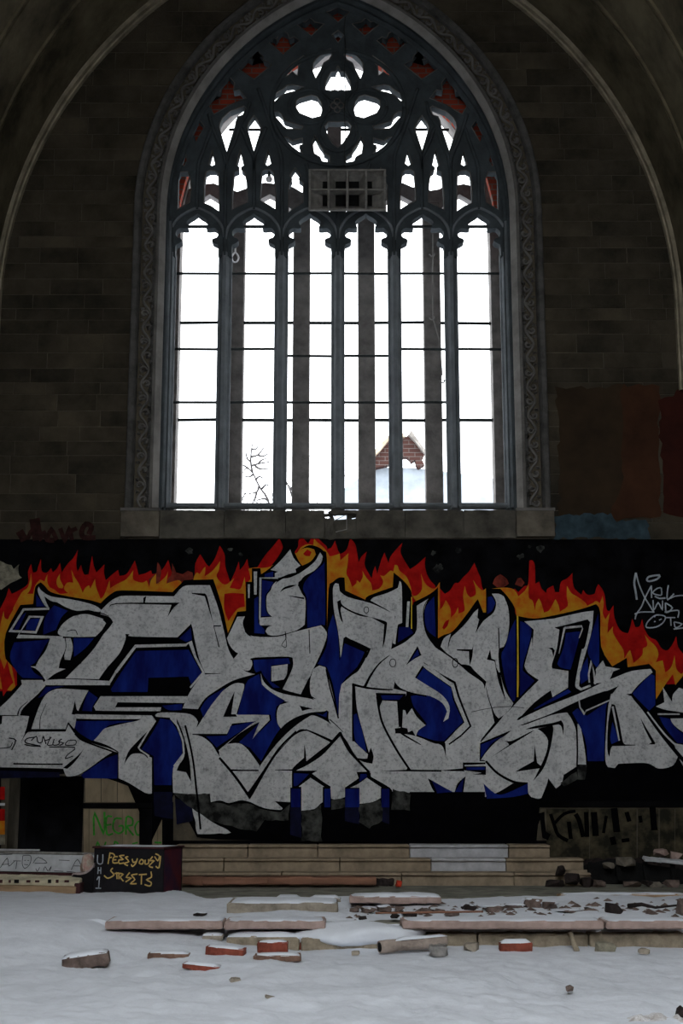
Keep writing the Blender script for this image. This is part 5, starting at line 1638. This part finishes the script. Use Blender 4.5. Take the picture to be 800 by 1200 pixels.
# plank at the foot of the steps
pk = stone('long_plank', 212, 441, 1028, 1037, FLOOR + 0.03, 0.20, M_WOODR, 'long red-brown plank along the foot of the steps', 'plank', 0.0, sub=8, seed=17)
pk2 = stone('broken_plank', 438, 462, 1030, 1038.5, FLOOR, 0.12, M_ROCKD, 'short broken plank end beyond the long red-brown plank', 'plank', 0.0, seed=18)
X, Y = G(466, 1036, FLOOR + 0.05)
o = rock('red_scrap', (W(467, 1033, -1.1)[0], -1.1, W(467, 1034, -1.1)[1]), (0.08, 0.08, 0.07), 303, mat('bright_red_scrap', (0.6, 0.06, 0.03), var=0.2))
o.location.z = FLOOR + 0.04
tag(o, 'bright red scrap lying at the end of the long plank', 'scrap')

# ---- things in the near snow
LS = LOWER + 0.025
GB = 'loose bricks in the snow'


def brick_at(px0, px1, py_top, py_bot, m, label, rz=0.0, rx=0.0, ry=0.0, snow=0.02, depth=0.11, seed=1, z0='lower'):
    return stone('brick', px0, px1, py_top, py_bot, z0, depth, m, label, 'brick', snow, rz, ry, GB, 0.006, 0.004, 2, seed)


brick_at(301, 337, 1104.5, 1119, M_BRK, 'bright red brick standing in snow left of centre', seed=21)
brick_at(335, 357, 1104, 1115, M_BRK, 'snow-capped brick leaning against the bright red brick', rz=0.5, snow=0.05, seed=22)
brick_at(241, 287, 1111, 1121, M_BRK, 'tilted long brick left of the bright red brick', ry=0.06, rz=-0.12, seed=23)
brick_at(297, 352, 1120, 1127, M_BRKB, 'flat brown brick below the bright red brick', seed=24, depth=0.16)
brick_at(586, 624, 1105, 1117, M_BRK, 'lone red brick with snow cap before the right kerb', snow=0.035, seed=25)
brick_at(172, 221, 1117.5, 1126, M_BRKB, 'flat brown brick sunk in snow at left', seed=26)
brick_at(214, 258, 1131, 1138, M_BRK, 'thin reddish brick edge nearly buried in snow', ry=0.09, rz=-0.1, seed=27)
stone('stone_wedge', 70, 124, 1120, 1136, 'lower', 0.22, M_ROCK, 'brown stone wedge tilted in the snow at lower left', 'stone', 0.03, 0.1, -0.13, seed=28)
stone('stone_chip', 45, 60, 1117, 1122, 'lower', 0.1, M_SLAB, 'tiny grey chip in snow at far left', 'stone', 0.0, 0.2, seed=29)
stone('stone_chip', 268, 282, 1149, 1153, 'lower', 0.12, M_SLAB, 'tiny grey chip in the near snow below the bricks', 'stone', 0.0, 0.1, seed=30)
Xk, Yk = W(246, 1100, EDGE)[0], EDGE - 0.05
stone('stone_chip', 236, 260, 1096, 1103, 'lower', 0.14, M_SLAB, 'squarish stone under the end of the coping slab', 'stone', 0.02, seed=31)
# clay pipe
pipe = empty('clay_pipe', (*G(484, 1114, LS), LS))
tag(pipe, 'snow-dusted clay pipe with black open end lying by the kerb', 'pipe')
L_ = 0.56
prof = [(0.045, 0), (0.058, 0.0), (0.062, 0.06), (0.060, 0.12), (0.052, 0.16), (0.056, 0.25), (0.060, 0.42), (0.061, L_ - 0.01), (0.05, L_), (0.0, L_)]
V, Fc = [], []
ns = 16
for r_, xx in prof:
    for s_ in range(ns):
        a = 2 * math.pi * s_ / ns
        V.append((xx - L_ / 2, r_ * math.cos(a), r_ * math.sin(a) + 0.062))
for i in range(len(prof) - 1):
    for s_ in range(ns):
        Fc.append((i * ns + s_, i * ns + (s_ + 1) % ns, (i + 1) * ns + (s_ + 1) % ns, (i + 1) * ns + s_))
mesh('pipe_body', V, Fc, M_PIPE, pipe, True)
V = [(-L_ / 2 + 0.004, 0.052 * math.cos(2 * math.pi * s_ / ns), 0.062 + 0.052 * math.sin(2 * math.pi * s_ / ns)) for s_ in range(ns)]
mesh('open_end_shade', V, [tuple(range(ns))], M_CHAR_SHADE, pipe)  # black disc as the shade inside the hollow end
c_ = cap(pipe, 0.44, 0.09, 0.112, 0.028, 5)
c_.location.x = 0.06
pipe.rotation_euler = (0, -0.04, 0.42)
pipe.scale = (0.98, 0.78, 0.78)
# tin can
can = empty('crushed_tin', (*G(513, 1120, LS), LS))
can.scale = (0.8, 0.8, 0.72)
tag(can, 'crushed grey tin standing in snow before the clay pipe', 'tin')
V, Fc = [], []
for i, (r_, zz) in enumerate(((0.05, 0), (0.053, 0.01), (0.05, 0.04), (0.056, 0.07), (0.045, 0.10), (0.04, 0.10), (0.036, 0.03))):
    for s_ in range(14):
        a = 2 * math.pi * s_ / 14
        k_ = 1 + 0.18 * math.sin(3 * a + i)
        V.append((r_ * k_ * 1.5 * math.cos(a), r_ * k_ * math.sin(a), zz))
for i in range(6):
    for s_ in range(14):
        Fc.append((i * 14 + s_, i * 14 + (s_ + 1) % 14, (i + 1) * 14 + (s_ + 1) % 14, (i + 1) * 14 + s_))
mesh('tin_body', V, Fc, M_TIN, can, True)
mesh('tin_rim', [(0.062 * 1.4 * math.cos(a), 0.06 * math.sin(a), 0.1 + 0.012 * (k_ % 2)) for k_, a in enumerate([2 * math.pi * s_ / 14 for s_ in range(14)])] +
     [(0.05 * 1.4 * math.cos(a), 0.048 * math.sin(a), 0.106) for a in [2 * math.pi * s_ / 14 for s_ in range(14)]],
     [(s_, (s_ + 1) % 14, 14 + (s_ + 1) % 14, 14 + s_) for s_ in range(14)], M_TIN, can)
for i, (px, py, w, h, lab, mm) in enumerate(((553, 1113, 18, 7, 'pale lump half in snow right of the tin', M_SLAB), (708, 1113, 24, 9, 'snowy pale lump against the right kerb', M_PALEPL), (755, 1116, 12, 4, 'small grey stone before the right kerb', M_SLAB), (416, 1118, 9, 3, 'tiny grey stone on snow left of the pipe', M_SLAB),
                                             (799, 1190, 8, 9, 'dark stone at the lower right frame edge', M_ROCKD), (316, 1171, 12, 3, 'faint grey stone in the near snow', M_SLAB), (668, 1160, 9, 4, 'small brownish stone in near right snow', M_ROCK))):
    X, Y = G(px, py, LS)
    s_ = 1.0 / F * (DIST + Y)
    o = rock('small_stone', (X, Y + 0.04, LS + h * s_ * 0.2), (w * s_ * 1.2, 0.12, h * s_ * 1.6), 400 + i, mm)
    tag(o, lab, 'stone', 'small stones in the near snow')
X, Y = G(770, 1190, LS)
o = grid('dirty_snow_patch', X - 0.26, X + 0.26, Y - 0.12, Y + 0.12, 30, 16,
         lambda x, y: lower_snow(x, y) + 0.035 * max(0, 1 - ((x - X) / 0.25) ** 2 - ((y - Y) / 0.11) ** 2) * (0.6 + fbm(x, y, 14)) - 0.008, mat('dirty_snow', (0.42, 0.38, 0.36), var=0.4, scale=18, col2=(0.75, 0.75, 0.77), bump=0.6))
tag(o, 'patch of dirty trampled snow at lower right', 'snow', kind='stuff')
# stick leaning on the kerb
Xa, Ya = G(675, 1112, LS)
o = tubes('leaning_stick', [([(Xa, Ya - 0.02, LS - 0.01), (W(668, 1092, EDGE - 0.02)[0], EDGE - 0.02, W(668, 1093, EDGE)[1])], 0.022)], M_KERB)
tag(o, 'short pale stick leaning against the right kerb', 'stick')
# twig in the left snow
Xa, Ya = G(20, 1100, LS)
Xb, Yb = G(44, 1116, LS)
o = tubes('twig', [([(Xa, Ya, LS + 0.06), (Xb, Yb, LS + 0.02)], 0.005)], M_BARK)
tag(o, 'faint thin twig on snow at far left', 'twig')

# ================================================================== LEFT: BOX AND PEWS
BX = empty('black_box', (W(157, 1049, -1.35)[0], -1.35, FLOOR), 0.0)
tag(BX, 'black wooden pew box with tan scrawled words and red end', 'box')
rzb = -0.30
BX.rotation_euler = (0, 0, rzb)
bw, bd, bh = 0.76, 0.46, 0.44
BX.location = (W(160, 1049, -1.85)[0], -1.80, FLOOR)
fpan = box('front_panel', (bw, 0.03, bh), (0, -bd / 2 + 0.015, bh / 2), M_BOXB, BX, bevel=0.004)
box('back_panel', (bw, 0.03, bh), (0, bd / 2 - 0.015, bh / 2), M_BOXB, BX)
box('end_panel', (0.03, bd - 0.05, bh - 0.01), (bw / 2 - 0.014, 0, bh / 2), M_BOXR, BX)
box('end_panel', (0.03, bd - 0.05, bh - 0.01), (-bw / 2 + 0.014, 0, bh / 2), M_BOXB, BX)
box('lid', (bw + 0.03, bd + 0.03, 0.018), (0, 0, bh + 0.009), M_PEWD, BX, bevel=0.004)
sn = cap(BX, bw * 0.98, bd * 0.97, bh + 0.018, 0.008, 3)
# curled arm at the left of the box
armp = [(x * 0.85, z_ * 0.83) for x, z_ in [(-0.70, 0.0), (-0.72, 0.05), (-0.715, 0.20), (-0.69, 0.235), (-0.60, 0.232), (-0.52, 0.25), (-0.46, 0.29), (-0.44, 0.34), (-0.44, 0.0)]]
V, Fc = prism_data(armp, -bd / 2 - 0.02, bd / 2)
mesh('curved_arm', V, Fc, M_BOXB, BX)
at = smooth2([(x * 0.85, z_ * 0.83) for x, z_ in [(-0.715, 0.20), (-0.69, 0.24), (-0.60, 0.24), (-0.52, 0.26), (-0.45, 0.31), (-0.425, 0.36)]], 3)
V, Fc = [], []
for x, z_ in at:
    V += [(x, -bd / 2 - 0.03, z_), (x, -bd / 2 + 0.2, z_), (x, -bd / 2 + 0.2, z_ - 0.02), (x, -bd / 2 - 0.03, z_ - 0.02)]
for i in range(len(at) - 1):
    for j in range(4):
        Fc.append((4 * i + j, 4 * i + (j + 1) % 4, 4 * i + 4 + (j + 1) % 4, 4 * i + 4 + j))
mesh('arm_rail', V, Fc, mat('pink_grey_paint', (0.38, 0.31, 0.31), var=0.3, scale=9), BX)


def box_strokes(name, strokes, m, w):
    off = -bd / 2 - 0.003
    for pts in strokes:
        q = [((x - 160) / 510 * (bw - 0.03) - bw / 2 + 0.015, bh * (1 - (y - 335) / 335)) for x, y in smooth2(pts, 3)]
        o = paint(name, ribbon(q, w), off, m, fpan)
        o.matrix_parent_inverse = Matrix.Translation(-Vector(fpan.location))
        off -= 0.00004


box_strokes('tan_lettering', [
    [(275, 365), (265, 430), (262, 450)], [(275, 370), (300, 375), (312, 390)], [(268, 405), (290, 400)], [(335, 395), (305, 400), (300, 440), (340, 440)], [(302, 420), (325, 418)], [(385, 385), (350, 390), (375, 415), (345, 420), (350, 445), (385, 440)],
    [(415, 395), (395, 400), (420, 430), (385, 445), (415, 460)], [(445, 410), (455, 435), (475, 430)], [(485, 405), (475, 440), (450, 465), (440, 450)], [(510, 415), (500, 440), (525, 445), (530, 420), (510, 412)], [(545, 415), (545, 445), (570, 440), (570, 410)], [(600, 390), (580, 420), (610, 420), (575, 460), (605, 470)],
    [(620, 370), (650, 385), (640, 420), (615, 390)], [(660, 385), (650, 470), (625, 460)],
    [(300, 480), (285, 500), (310, 530), (265, 555), (235, 535)], [(330, 510), (335, 560)], [(315, 520), (350, 515)], [(350, 560), (350, 520), (380, 525), (360, 545), (385, 575)], [(430, 510), (405, 545), (440, 550), (400, 580)], [(490, 520), (445, 530), (470, 560), (440, 590), (485, 590)],
    [(520, 530), (520, 595)], [(500, 525), (560, 520)], [(590, 500), (595, 540), (560, 560), (595, 580), (585, 605), (545, 595)]], M_TAGY, 0.013)
box_strokes('grey_lettering', [[(180, 385), (182, 445), (218, 445), (220, 380)], [(188, 475), (186, 525)], [(208, 475), (208, 525)], [(188, 500), (208, 498)], [(180, 570), (198, 545), (196, 630)], [(172, 630), (215, 630)]], M_TAGG, 0.011)

# white pew back lying across, bench edge in front
pw1 = empty('white_pew_back', (W(48, 1022, -0.95)[0], -0.95, FLOOR))
tag(pw1, 'white painted pew back covered in black scribbles at far left', 'pew')
zt, zb = W(50, 1001, -0.92)[1] - FLOOR, W(50, 1022, -0.92)[1] - FLOOR
bpan = box('back_panel', (1.26, 0.03, zt - zb), (0, 0.03, (zt + zb) / 2), M_PEWW, pw1, rot=(-0.12, 0.018, 0), bevel=0.004)
box('top_rail', (1.28, 0.07, 0.025), (0, 0.05, zt + 0.012), M_TIN, pw1, rot=(0, 0.018, 0), bevel=0.006)
box('lower_rail', (1.28, 0.06, 0.05), (0, 0.04, zb - 0.03), M_PEWD, pw1, rot=(0, 0.018, 0), bevel=0.006)
for sx_ in (-0.55, 0.0, 0.55):
    box('pew_support', (0.06, 0.20, zb), (sx_, 0.12, zb / 2 - 0.01), M_PEWD, pw1)
pol = []
kk = lambda p: [((x - 375) / 750 * 1.24, zb + (600 - y) / 135 * (zt - zb)) for x, y in smooth2(p, 3)]
for st in ([(35, 525), (90, 522)], [(70, 522), (72, 575)], [(110, 575), (150, 500), (165, 560), (200, 520)], [(120, 550), (165, 545)], [(190, 520), (240, 520)], [(215, 520), (212, 580)], [(250, 480), (300, 480), (300, 540), (270, 575), (250, 540), (250, 480)], [(262, 515), (272, 515)], [(282, 515), (292, 515)], [(262, 545), (288, 548)],
           [(320, 535), (350, 490), (410, 530), (330, 535)], [(340, 575), (352, 595), (365, 565)], [(390, 590), (400, 560), (420, 590), (440, 555), (430, 595)], [(485, 508), (555, 510)], [(570, 580), (605, 500), (645, 580)], [(585, 550), (625, 550)], [(460, 590), (520, 592)], [(540, 592), (600, 598)], [(0, 490), (60, 478), (180, 470)]):
    pol.append(ribbon(kk(st), 0.0065))
zc_ = (zt + zb) / 2
Rm = Matrix.Translation((0, 0.03, zc_)) @ Matrix.Rotation(0.018, 4, 'Y') @ Matrix.Rotation(-0.12, 4, 'X') @ Matrix.Translation((0, -0.0175, -zc_))
for st in pol:
    ink = paint('ink_scribble', st, 0.0, M_TAGB, bpan)
    ink.matrix_parent_inverse = bpan.matrix_basis.inverted()
    ink.data.transform(Rm)          # lies on the tilted panel

pw2 = empty('pew_seat', (W(40, 1048, -2.0)[0], -1.98, FLOOR))
tag(pw2, 'fallen pew seat with flaking cream edge in front of the white pew back', 'pew')
spl = box('seat_plank', (0.9, 0.26, 0.045), (0, 0.05, 0.13), M_PEWY, pw2, bevel=0.008, jit=0.003, sub=6, rot=(0.18, 0.022, 0))
box('front_rail', (0.88, 0.05, 0.07), (-0.01, -0.10, 0.055), M_WOOD, pw2, bevel=0.006, rot=(0, 0.02, 0))
box('seat_end', (0.06, 0.26, 0.10), (0.44, 0.02, 0.06), M_PEWD, pw2, bevel=0.006)
random.seed(5)
for i in range(9):
    box('chipped_paint', (random.uniform(0.02, 0.06), 0.01, random.uniform(0.02, 0.035)), (-0.45 + i * 0.1 + random.uniform(-0.02, 0.02), -0.083, 0.128), M_PEWD if i % 3 else M_CHAR_SHADE, spl).matrix_parent_inverse = spl.matrix_basis.inverted()
for i, (py, ln, lab) in enumerate(((996, 0.46, 'thin white slat lying above the white pew back'), (999.5, 0.44, 'second thin grey slat just under the white one'))):
    o = box('loose_slat', (ln, 0.05, 0.018), (W(22, py, -0.5)[0] - 0.02 * i, -0.5, W(22, py, -0.5)[1]), M_PEWW if i == 0 else M_TIN, bevel=0.003, rot=(0, 0.01, 0))
    tag(o, lab, 'slat')
dk = box('dark_bench', (0.62, 0.30, W(22, 1001, -0.5)[1] - FLOOR - 0.015), (W(16, 996, -0.5)[0] - 0.05, -0.45, (W(22, 1001, -0.5)[1] + FLOOR) / 2 - 0.006), M_CHAR_SHADE, bevel=0.01)
tag(dk, 'black charred bench under the loose slats at far left', 'bench')
rag = rock('crumpled_rag', (W(101, 1016, -1.7)[0] - 0.0, -1.62, FLOOR + 0.34), (0.15, 0.15, 0.24), 55, M_RAG, sub=3, amp=1.2)
tag(rag, 'crumpled pinkish rag between the pew back and black box', 'rag')
rag.location.z = W(101, 1015, -1.62)[1]

# ================================================================== RIGHT: CHARRED RUBBLE
random.seed(8)
cb = empty('charred_panel', (W(745, 1030, -0.8)[0], -0.62, FLOOR))
tag(cb, 'large charred panel fallen against the wall at lower right', 'panel')
V, Fc = prism_data([(-0.62, 0.02), (-0.70, 0.14), (-0.45, 0.24), (-0.20, 0.30), (0.05, 0.26), (0.62, 0.16), (0.70, 0.0)], 0, 0.05)
o = mesh('panel_board', V, Fc, M_CHAR_SHADE, cb)
o.rotation_euler = (-0.5, 0, 0)
for i in range(4):
    box('panel_batten', (0.05, 0.03, 0.22), (-0.45 + 0.3 * i, 0.0, 0.13), M_CHAR_SHADE, cb, rot=(-0.5, 0, 0))
o = box('pale_broken_plank', (0.56, 0.10, 0.035), (W(780, 1009, -0.62)[0] + 0.02, -0.66, W(780, 1009, -0.66)[1]), M_PEWW, rot=(0.2, 0.10, 0.1), bevel=0.006, jit=0.005, sub=5)
tag(o, 'pale broken plank resting on the charred panel at right edge', 'plank')
GRR = 'rubble heap at the right wall foot'
heap = [(655, 1020, 12, 9, 'dark'), (670, 1030, 14, 10, 'dark'), (688, 1034, 16, 9, 'dark'), (700, 1037, 12, 7, 'brown'), (712, 1014, 14, 6, 'pale'), (735, 1010, 20, 8, 'pale'), (775, 999, 18, 7, 'pink'), (792, 1003, 14, 8, 'pink'), (760, 1036, 14, 8, 'dark'), (786, 1038, 18, 8, 'brown'), (740, 1039, 20, 5, 'brown'), (768, 1042, 16, 5, 'pale'), (650, 1038, 18, 7, 'dark')]
place = ['at the right end of the top step', 'below the right end of the steps', 'left of the charred panel foot', 'under the left tip of charred panel', 'on the left shoulder of charred panel', 'on top of the charred panel', 'behind the pale broken plank', 'at right frame edge above plank', 'before the middle of charred panel', 'at right frame edge by charred panel', 'at the foot of charred panel', 'right of the charred panel foot', 'at the foot of lowest step right end']
for i, (px, py, w, h, c) in enumerate(heap):
    Yh = -0.35 if py < 1010 else (-0.66 if py < 1020 else -1.02)
    X, Z_ = W(px, py, Yh)
    mm = {'dark': M_ROCKD, 'brown': M_ROCK, 'pale': mat('dusty_rubble', (0.12, 0.105, 0.085), var=0.4, scale=9), 'pink': M_COPE}[c]
    o = rock('rubble_chunk', (X, Yh, max(Z_, FLOOR + 0.03)), (w * 0.012, 0.16, h * 0.0125), 500 + i, mm, rz=random.uniform(-0.5, 0.5))
    tag(o, '%s rubble chunk %s' % ({'dark': 'dark', 'brown': 'brown', 'pale': 'pale', 'pink': 'pinkish'}[c], place[i]), 'rubble', GRR)
bk = box('rubble_bank', (1.25, 0.28, 0.24), (W(752, 1010, -0.3)[0], -0.22, FLOOR + 0.13), M_ROCKD, bevel=0.05, jit=0.03, sub=8)
tag(bk, 'dark bank of debris piled along the right wall foot', 'debris')
o = box('broken_tread', (0.22, 0.14, 0.09), (W(676, 1021, -0.9)[0], -0.8, W(676, 1022, -0.8)[1] - 0.02), M_STEP, rot=(0, 0.04, 0.3), bevel=0.008, jit=0.006)
tag(o, 'broken end piece of a stone tread beside the steps', 'stone')

# ================================================================== HANGING THINGS IN THE WINDOW
# multicell horn loudspeaker
x0, zt_ = W(363, 199.5, 0.02)
x1, zb_ = W(451, 245.5, 0.02)
hn = empty('horn_loudspeaker', ((x0 + x1) / 2, 0.02, (zt_ + zb_) / 2))
tag(hn, 'grey multicell horn loudspeaker mounted in the middle of the tracery', 'loudspeaker')
hw_, hh_ = (x1 - x0) / 2, (zt_ - zb_) / 2
for i in range(4):
    for j in range(2):
        a0, a1 = -hw_ + i * hw_ / 2, -hw_ + (i + 1) * hw_ / 2
        c0, c1 = -hh_ + j * hh_, -hh_ + (j + 1) * hh_
        cxm, czm = (a0 + a1) / 2, (c0 + c1) / 2
        bx_, bz_ = cxm * 0.45, czm * 0.45
        t_ = 0.008
        rings = [((a0 + t_, c0 + t_, a1 - t_, c1 - t_), 0.0), ((a0 * 0.88 + bx_ * 0.12 + 0.012, c0 * 0.88 + bz_ * 0.12 + 0.012, a1 * 0.88 + bx_ * 0.12 - 0.012, c1 * 0.88 + bz_ * 0.12 - 0.012), 0.06),
                 ((bx_ - 0.045, bz_ - 0.045, bx_ + 0.045, bz_ + 0.045), 0.22), ((bx_ - 0.02, bz_ - 0.02, bx_ + 0.02, bz_ + 0.02), 0.24)]
        V, Fc = [], []
        for (p0, q0, p1, q1), yy in rings:
            V += [(p0, yy, q0), (p1, yy, q0), (p1, yy, q1), (p0, yy, q1)]
        for r_ in range(3):
            for s_ in range(4):
                Fc.append((4 * r_ + s_, 4 * r_ + (s_ + 1) % 4, 4 * r_ + 4 + (s_ + 1) % 4, 4 * r_ + 4 + s_))
        Fc.append((12, 13, 14, 15))
        hc = mesh('horn_cell', V, Fc, M_HORN, hn)
        q0, q1 = 0.40, 0.60
        tv = [(cxm + (bx_ - cxm) * 0.55 + sx_ * hw_ * 0.25 * 0.56, 0.115, czm + (bz_ - czm) * 0.55 + sz_ * hh_ * 0.5 * 0.56) for sx_, sz_ in ((-1, -1), (1, -1), (1, 1), (-1, 1))]
        mesh('throat_shade', tv, [(0, 1, 2, 3)], M_CHAR_SHADE, hc)  # black sheet in each cell, painted shade of the deep horn
for i in range(5):
    box('cell_divider', (0.03, 0.04, 2 * hh_ + 0.02), (-hw_ + i * hw_ / 2, 0.008, 0), M_HORN, hn, bevel=0.003)
for j in range(3):
    box('cell_divider', (2 * hw_ + 0.02, 0.04, 0.026), (0, 0.006, -hh_ + j * hh_), M_HORN, hn, bevel=0.003)
box('mounting_bracket', (0.10, 0.14, 0.10), (0, 0.25, 0), M_IRON, hn)
# cable from above
cb_ = tubes('hanging_cable', [([(W(404, y, 0.22)[0] + 0.01 * math.sin(y * 0.13), 0.22, W(404, y, 0.22)[1]) for y in range(20, 205, 8)], 0.006)], M_IRON)
tag(cb_, 'thin dark cable hanging down through the rose to the loudspeaker', 'cable')
# lamp globe on the left tracery
xg, zg = W(315, 208.5, 0.2)
gl = empty('globe_lamp', (xg, 0.24, zg))
tag(gl, 'small white globe lamp fixed on the left tracery', 'lamp')
bm = bmesh.new()
bmesh.ops.create_uvsphere(bm, u_segments=16, v_segments=10, radius=0.043)
me = bpy.data.meshes.new('globe')
bm.to_mesh(me)
bm.free()
me.materials.append(M_GLASSW)
me.polygons.foreach_set('use_smooth', [True] * len(me.polygons))
link(bpy.data.objects.new('globe', me), gl)
tubes('lamp_neck', [([(0, 0, 0.04), (0, 0, 0.10), (0, 0.09, 0.12)], [0.022, 0.014, 0.014])], M_IRON, gl)
# pear-shaped insulator hanging in the second light
xi, zi = W(275.5, 300, 0.5)
ins = empty('hanging_hook', (xi, 0.5, zi))
tag(ins, 'pale pear-shaped hook hanging in the second window light', 'hook')
lp = [(0.045 * math.sin(a) * (1 - 0.35 * math.cos(a) if math.cos(a) > 0 else 1), 0, 0.065 * math.cos(a) - 0.02) for a in [2 * math.pi * i / 20 for i in range(21)]]
tubes('hook_loop', [(lp, 0.011)], M_GLASSW, ins)
tubes('hook_cord', [([(0, 0, 0.04), (0, 0, 0.16)], 0.011)], M_GLASSW, ins)
# chain on the fourth outer post
ch = empty('hanging_chain', (W(507, 270, 0.9)[0], 0.9, W(507, 270, 0.9)[1]))
tag(ch, 'thin chain with hook hanging in the fifth window light', 'chain')
zt0 = ch.location.z
pts_ = [(507, 262), (507, 300), (506.5, 340), (507, 372), (515, 400), (518, 440)]
lp = [(W(x, y, 0.9)[0] - ch.location.x, 0, W(x, y, 0.9)[1] - zt0) for x, y in pts_]
tubes('chain_line', [(lp, 0.008)], M_STRIP, ch)
for x, y in ((506, 298), (506, 372), (518, 446)):
    c0 = (W(x, y, 0.9)[0] - ch.location.x, W(x, y, 0.9)[1] - zt0)
    tubes('chain_hook', [([(c0[0] + 0.03 * math.cos(a), 0, c0[1] + 0.03 * math.sin(a)) for a in [3.0 + 0.5 * i for i in range(9)]], 0.010)], M_STRIP, ch)

# ================================================================== OUTSIDE
OYB = 22.0
hs = empty('brick_gable', (W(465, 560, OYB)[0], OYB, LOWER - 0.15))
tag(hs, 'ruined red brick gable with pale roof seen through the window', 'building')


def hp(pts, Y=OYB):
    return [(W(x, y, Y)[0] - hs.location.x, W(x, y, Y)[1] - hs.location.z) for x, y in pts]


V, Fc = prism_data(hp([(436, 552), (440, 549.5), (447, 548), (455, 546), (463, 543), (468, 540), (471, 537), (476, 537), (480, 540), (481, 543), (486, 540.5), (487, 546), (490, 549.5), (497, 546), (494, 540), (496, 536), (497, 533), (490, 526), (484, 516), (480, 509), (476, 513), (470, 513), (462, 514), (455, 518), (447, 526), (440, 533), (434, 540)]), -0.15, 0.15)
mesh('gable_wall', V, Fc, M_GABLE, hs)
for q, mm in (([(478, 513), (481, 507.5), (489, 519), (498, 532), (496, 534), (486, 521)], M_SHING), ([(434, 537), (444, 525), (455, 514), (464, 510), (474, 512), (474, 515), (463, 515), (454, 520), (445, 531), (434, 542)], M_TOPB)):
    V, Fc = prism_data(hp(q), -0.35, 0.2)
    mesh('roof_edge', V, Fc, mm, hs)
# snowy roof slope, its snow coloured grey to stay dimmer than the sky, and its house wall
zr_t, zr_b = W(465, 551, OYB)[1] - hs.location.z, W(465, 602, OYB - 6)[1] - hs.location.z
xa, xb = W(398, 560, OYB)[0] - hs.location.x, W(585, 560, OYB)[0] - hs.location.x
V = [(xa - 1.4, -3.2, zr_b - 2.2), (xb + 0.6, -3.2, zr_b - 2.2), (xb, 0.16, zr_t - 0.25), (xb - 1.2, 0.16, zr_t - 0.05), (0.55, 0.16, zr_t + 0.1), (-0.6, 0.16, zr_t + 0.12), (xa + 0.4, 0.16, zr_t - 0.3), (xa, 0.16, zr_t - 0.6)]
V2 = [(x, y + 0.15, z_ - 0.2) for x, y, z_ in V]
n = len(V)
Fc = [tuple(range(n)), tuple(range(2 * n - 1, n - 1, -1))] + [(i, (i + 1) % n, n + (i + 1) % n, n + i) for i in range(n)]
mesh('pale_roof', V + V2, Fc, mat('greyed_snow_roof', (0.27, 0.30, 0.33), var=0.15, scale=2), hs)  # snow toned down to grey so it does not burn out
box('house_wall', (xb - xa, 3.0, zr_b - 2.3), ((xa + xb) / 2, -1.4, (zr_b - 2.3) / 2), M_GABLE, hs)


def tree(px, py_top, Y, seed, label, spread=0.55, twigs=()):
    X = W(px, 600, Y)[0]
    top_ = W(px, py_top, Y)[1]
    rt = random.Random(seed)
    base = LOWER - 0.15
    Hh = top_ - base
    t = empty('bare_tree', (X, Y, base))
    tag(t, label, 'tree')
    br = []

    def grow_(p, d, ln, r, depth):
        n_ = 4
        pts = [p]
        rad = [r]
        for i in range(n_):
            d = (d + Vector((rt.gauss(0, 0.16), rt.gauss(0, 0.16), rt.gauss(0.02, 0.1)))).normalized()
            p = p + d * ln / n_
            pts.append(p)
            rad.append(max(0.007, r * (1 - 0.45 * (i + 1) / n_)))
        br.append((pts, rad))
        if depth <= 0:
            return
        for k_ in range(rt.choice((2, 3, 3))):
            q = pts[rt.choice((2, 3, 4))]
            a = rt.uniform(0, 6.28)
            dd = (d + Vector((math.cos(a) * spread, math.sin(a) * spread, rt.uniform(-0.1, 0.25)))).normalized()
            grow_(q, dd, ln * rt.uniform(0.58, 0.75), r * 0.5, depth - 1)
    trunk = [Vector((0, 0, 0)), Vector((0.05, 0, Hh * 0.3)), Vector((0, 0.05, Hh * 0.80))]
    tubes('trunk', [(trunk, [0.11, 0.08, 0.05])], M_BARK, t)
    for k_ in range(7):
        a = k_ * 0.9
        grow_(Vector((0, 0.03, Hh * (0.66 + 0.02 * k_))), Vector((math.cos(a) * 0.5, math.sin(a) * 0.3, 0.75)).normalized(), Hh * 0.11, 0.024, 3)
    for tw in twigs:
        pts = [(W(130 + x / 2.963, 420 + y / 2.963, Y)[0] - X, rt.uniform(-0.1, 0.1), W(130 + x / 2.963, 420 + y / 2.963, Y)[1] - base) for x, y in tw]
        pts = smooth2(pts, 3)
        n_ = len(pts)
        br.append((pts, [0.026 - 0.017 * i / n_ for i in range(n_)]))
    tubes('branches', br, M_BARK, t, sides=4)
    return t


tree(299, 560, 13.0, 4, 'bare dark-twigged tree outside the second window light', 0.55, [
    [(560, 560), (545, 492), (515, 445), (492, 400), (470, 385), (458, 400)], [(492, 400), (485, 360), (488, 325), (492, 292)], [(488, 372), (515, 365), (552, 362)], [(487, 345), (510, 335), (532, 312)], [(510, 335), (525, 338), (545, 330)],
    [(485, 360), (472, 345), (468, 325)], [(489, 318), (500, 312), (512, 300)], [(500, 372), (520, 385), (545, 380)], [(515, 445), (505, 462), (478, 470)], [(505, 462), (500, 485), (490, 500)], [(520, 455), (540, 440), (552, 445)],
    [(478, 385), (465, 372), (456, 370)], [(492, 400), (480, 412), (462, 408)], [(545, 492), (530, 485), (505, 492)], [(512, 365), (522, 352), (540, 348)], [(500, 420), (515, 412), (528, 418)], [(635, 500), (622, 460), (608, 430)], [(622, 460), (634, 440), (636, 420)]])
tree(374, 540, 24.0, 9, 'faint distant bare tree outside the third window light', 0.4)
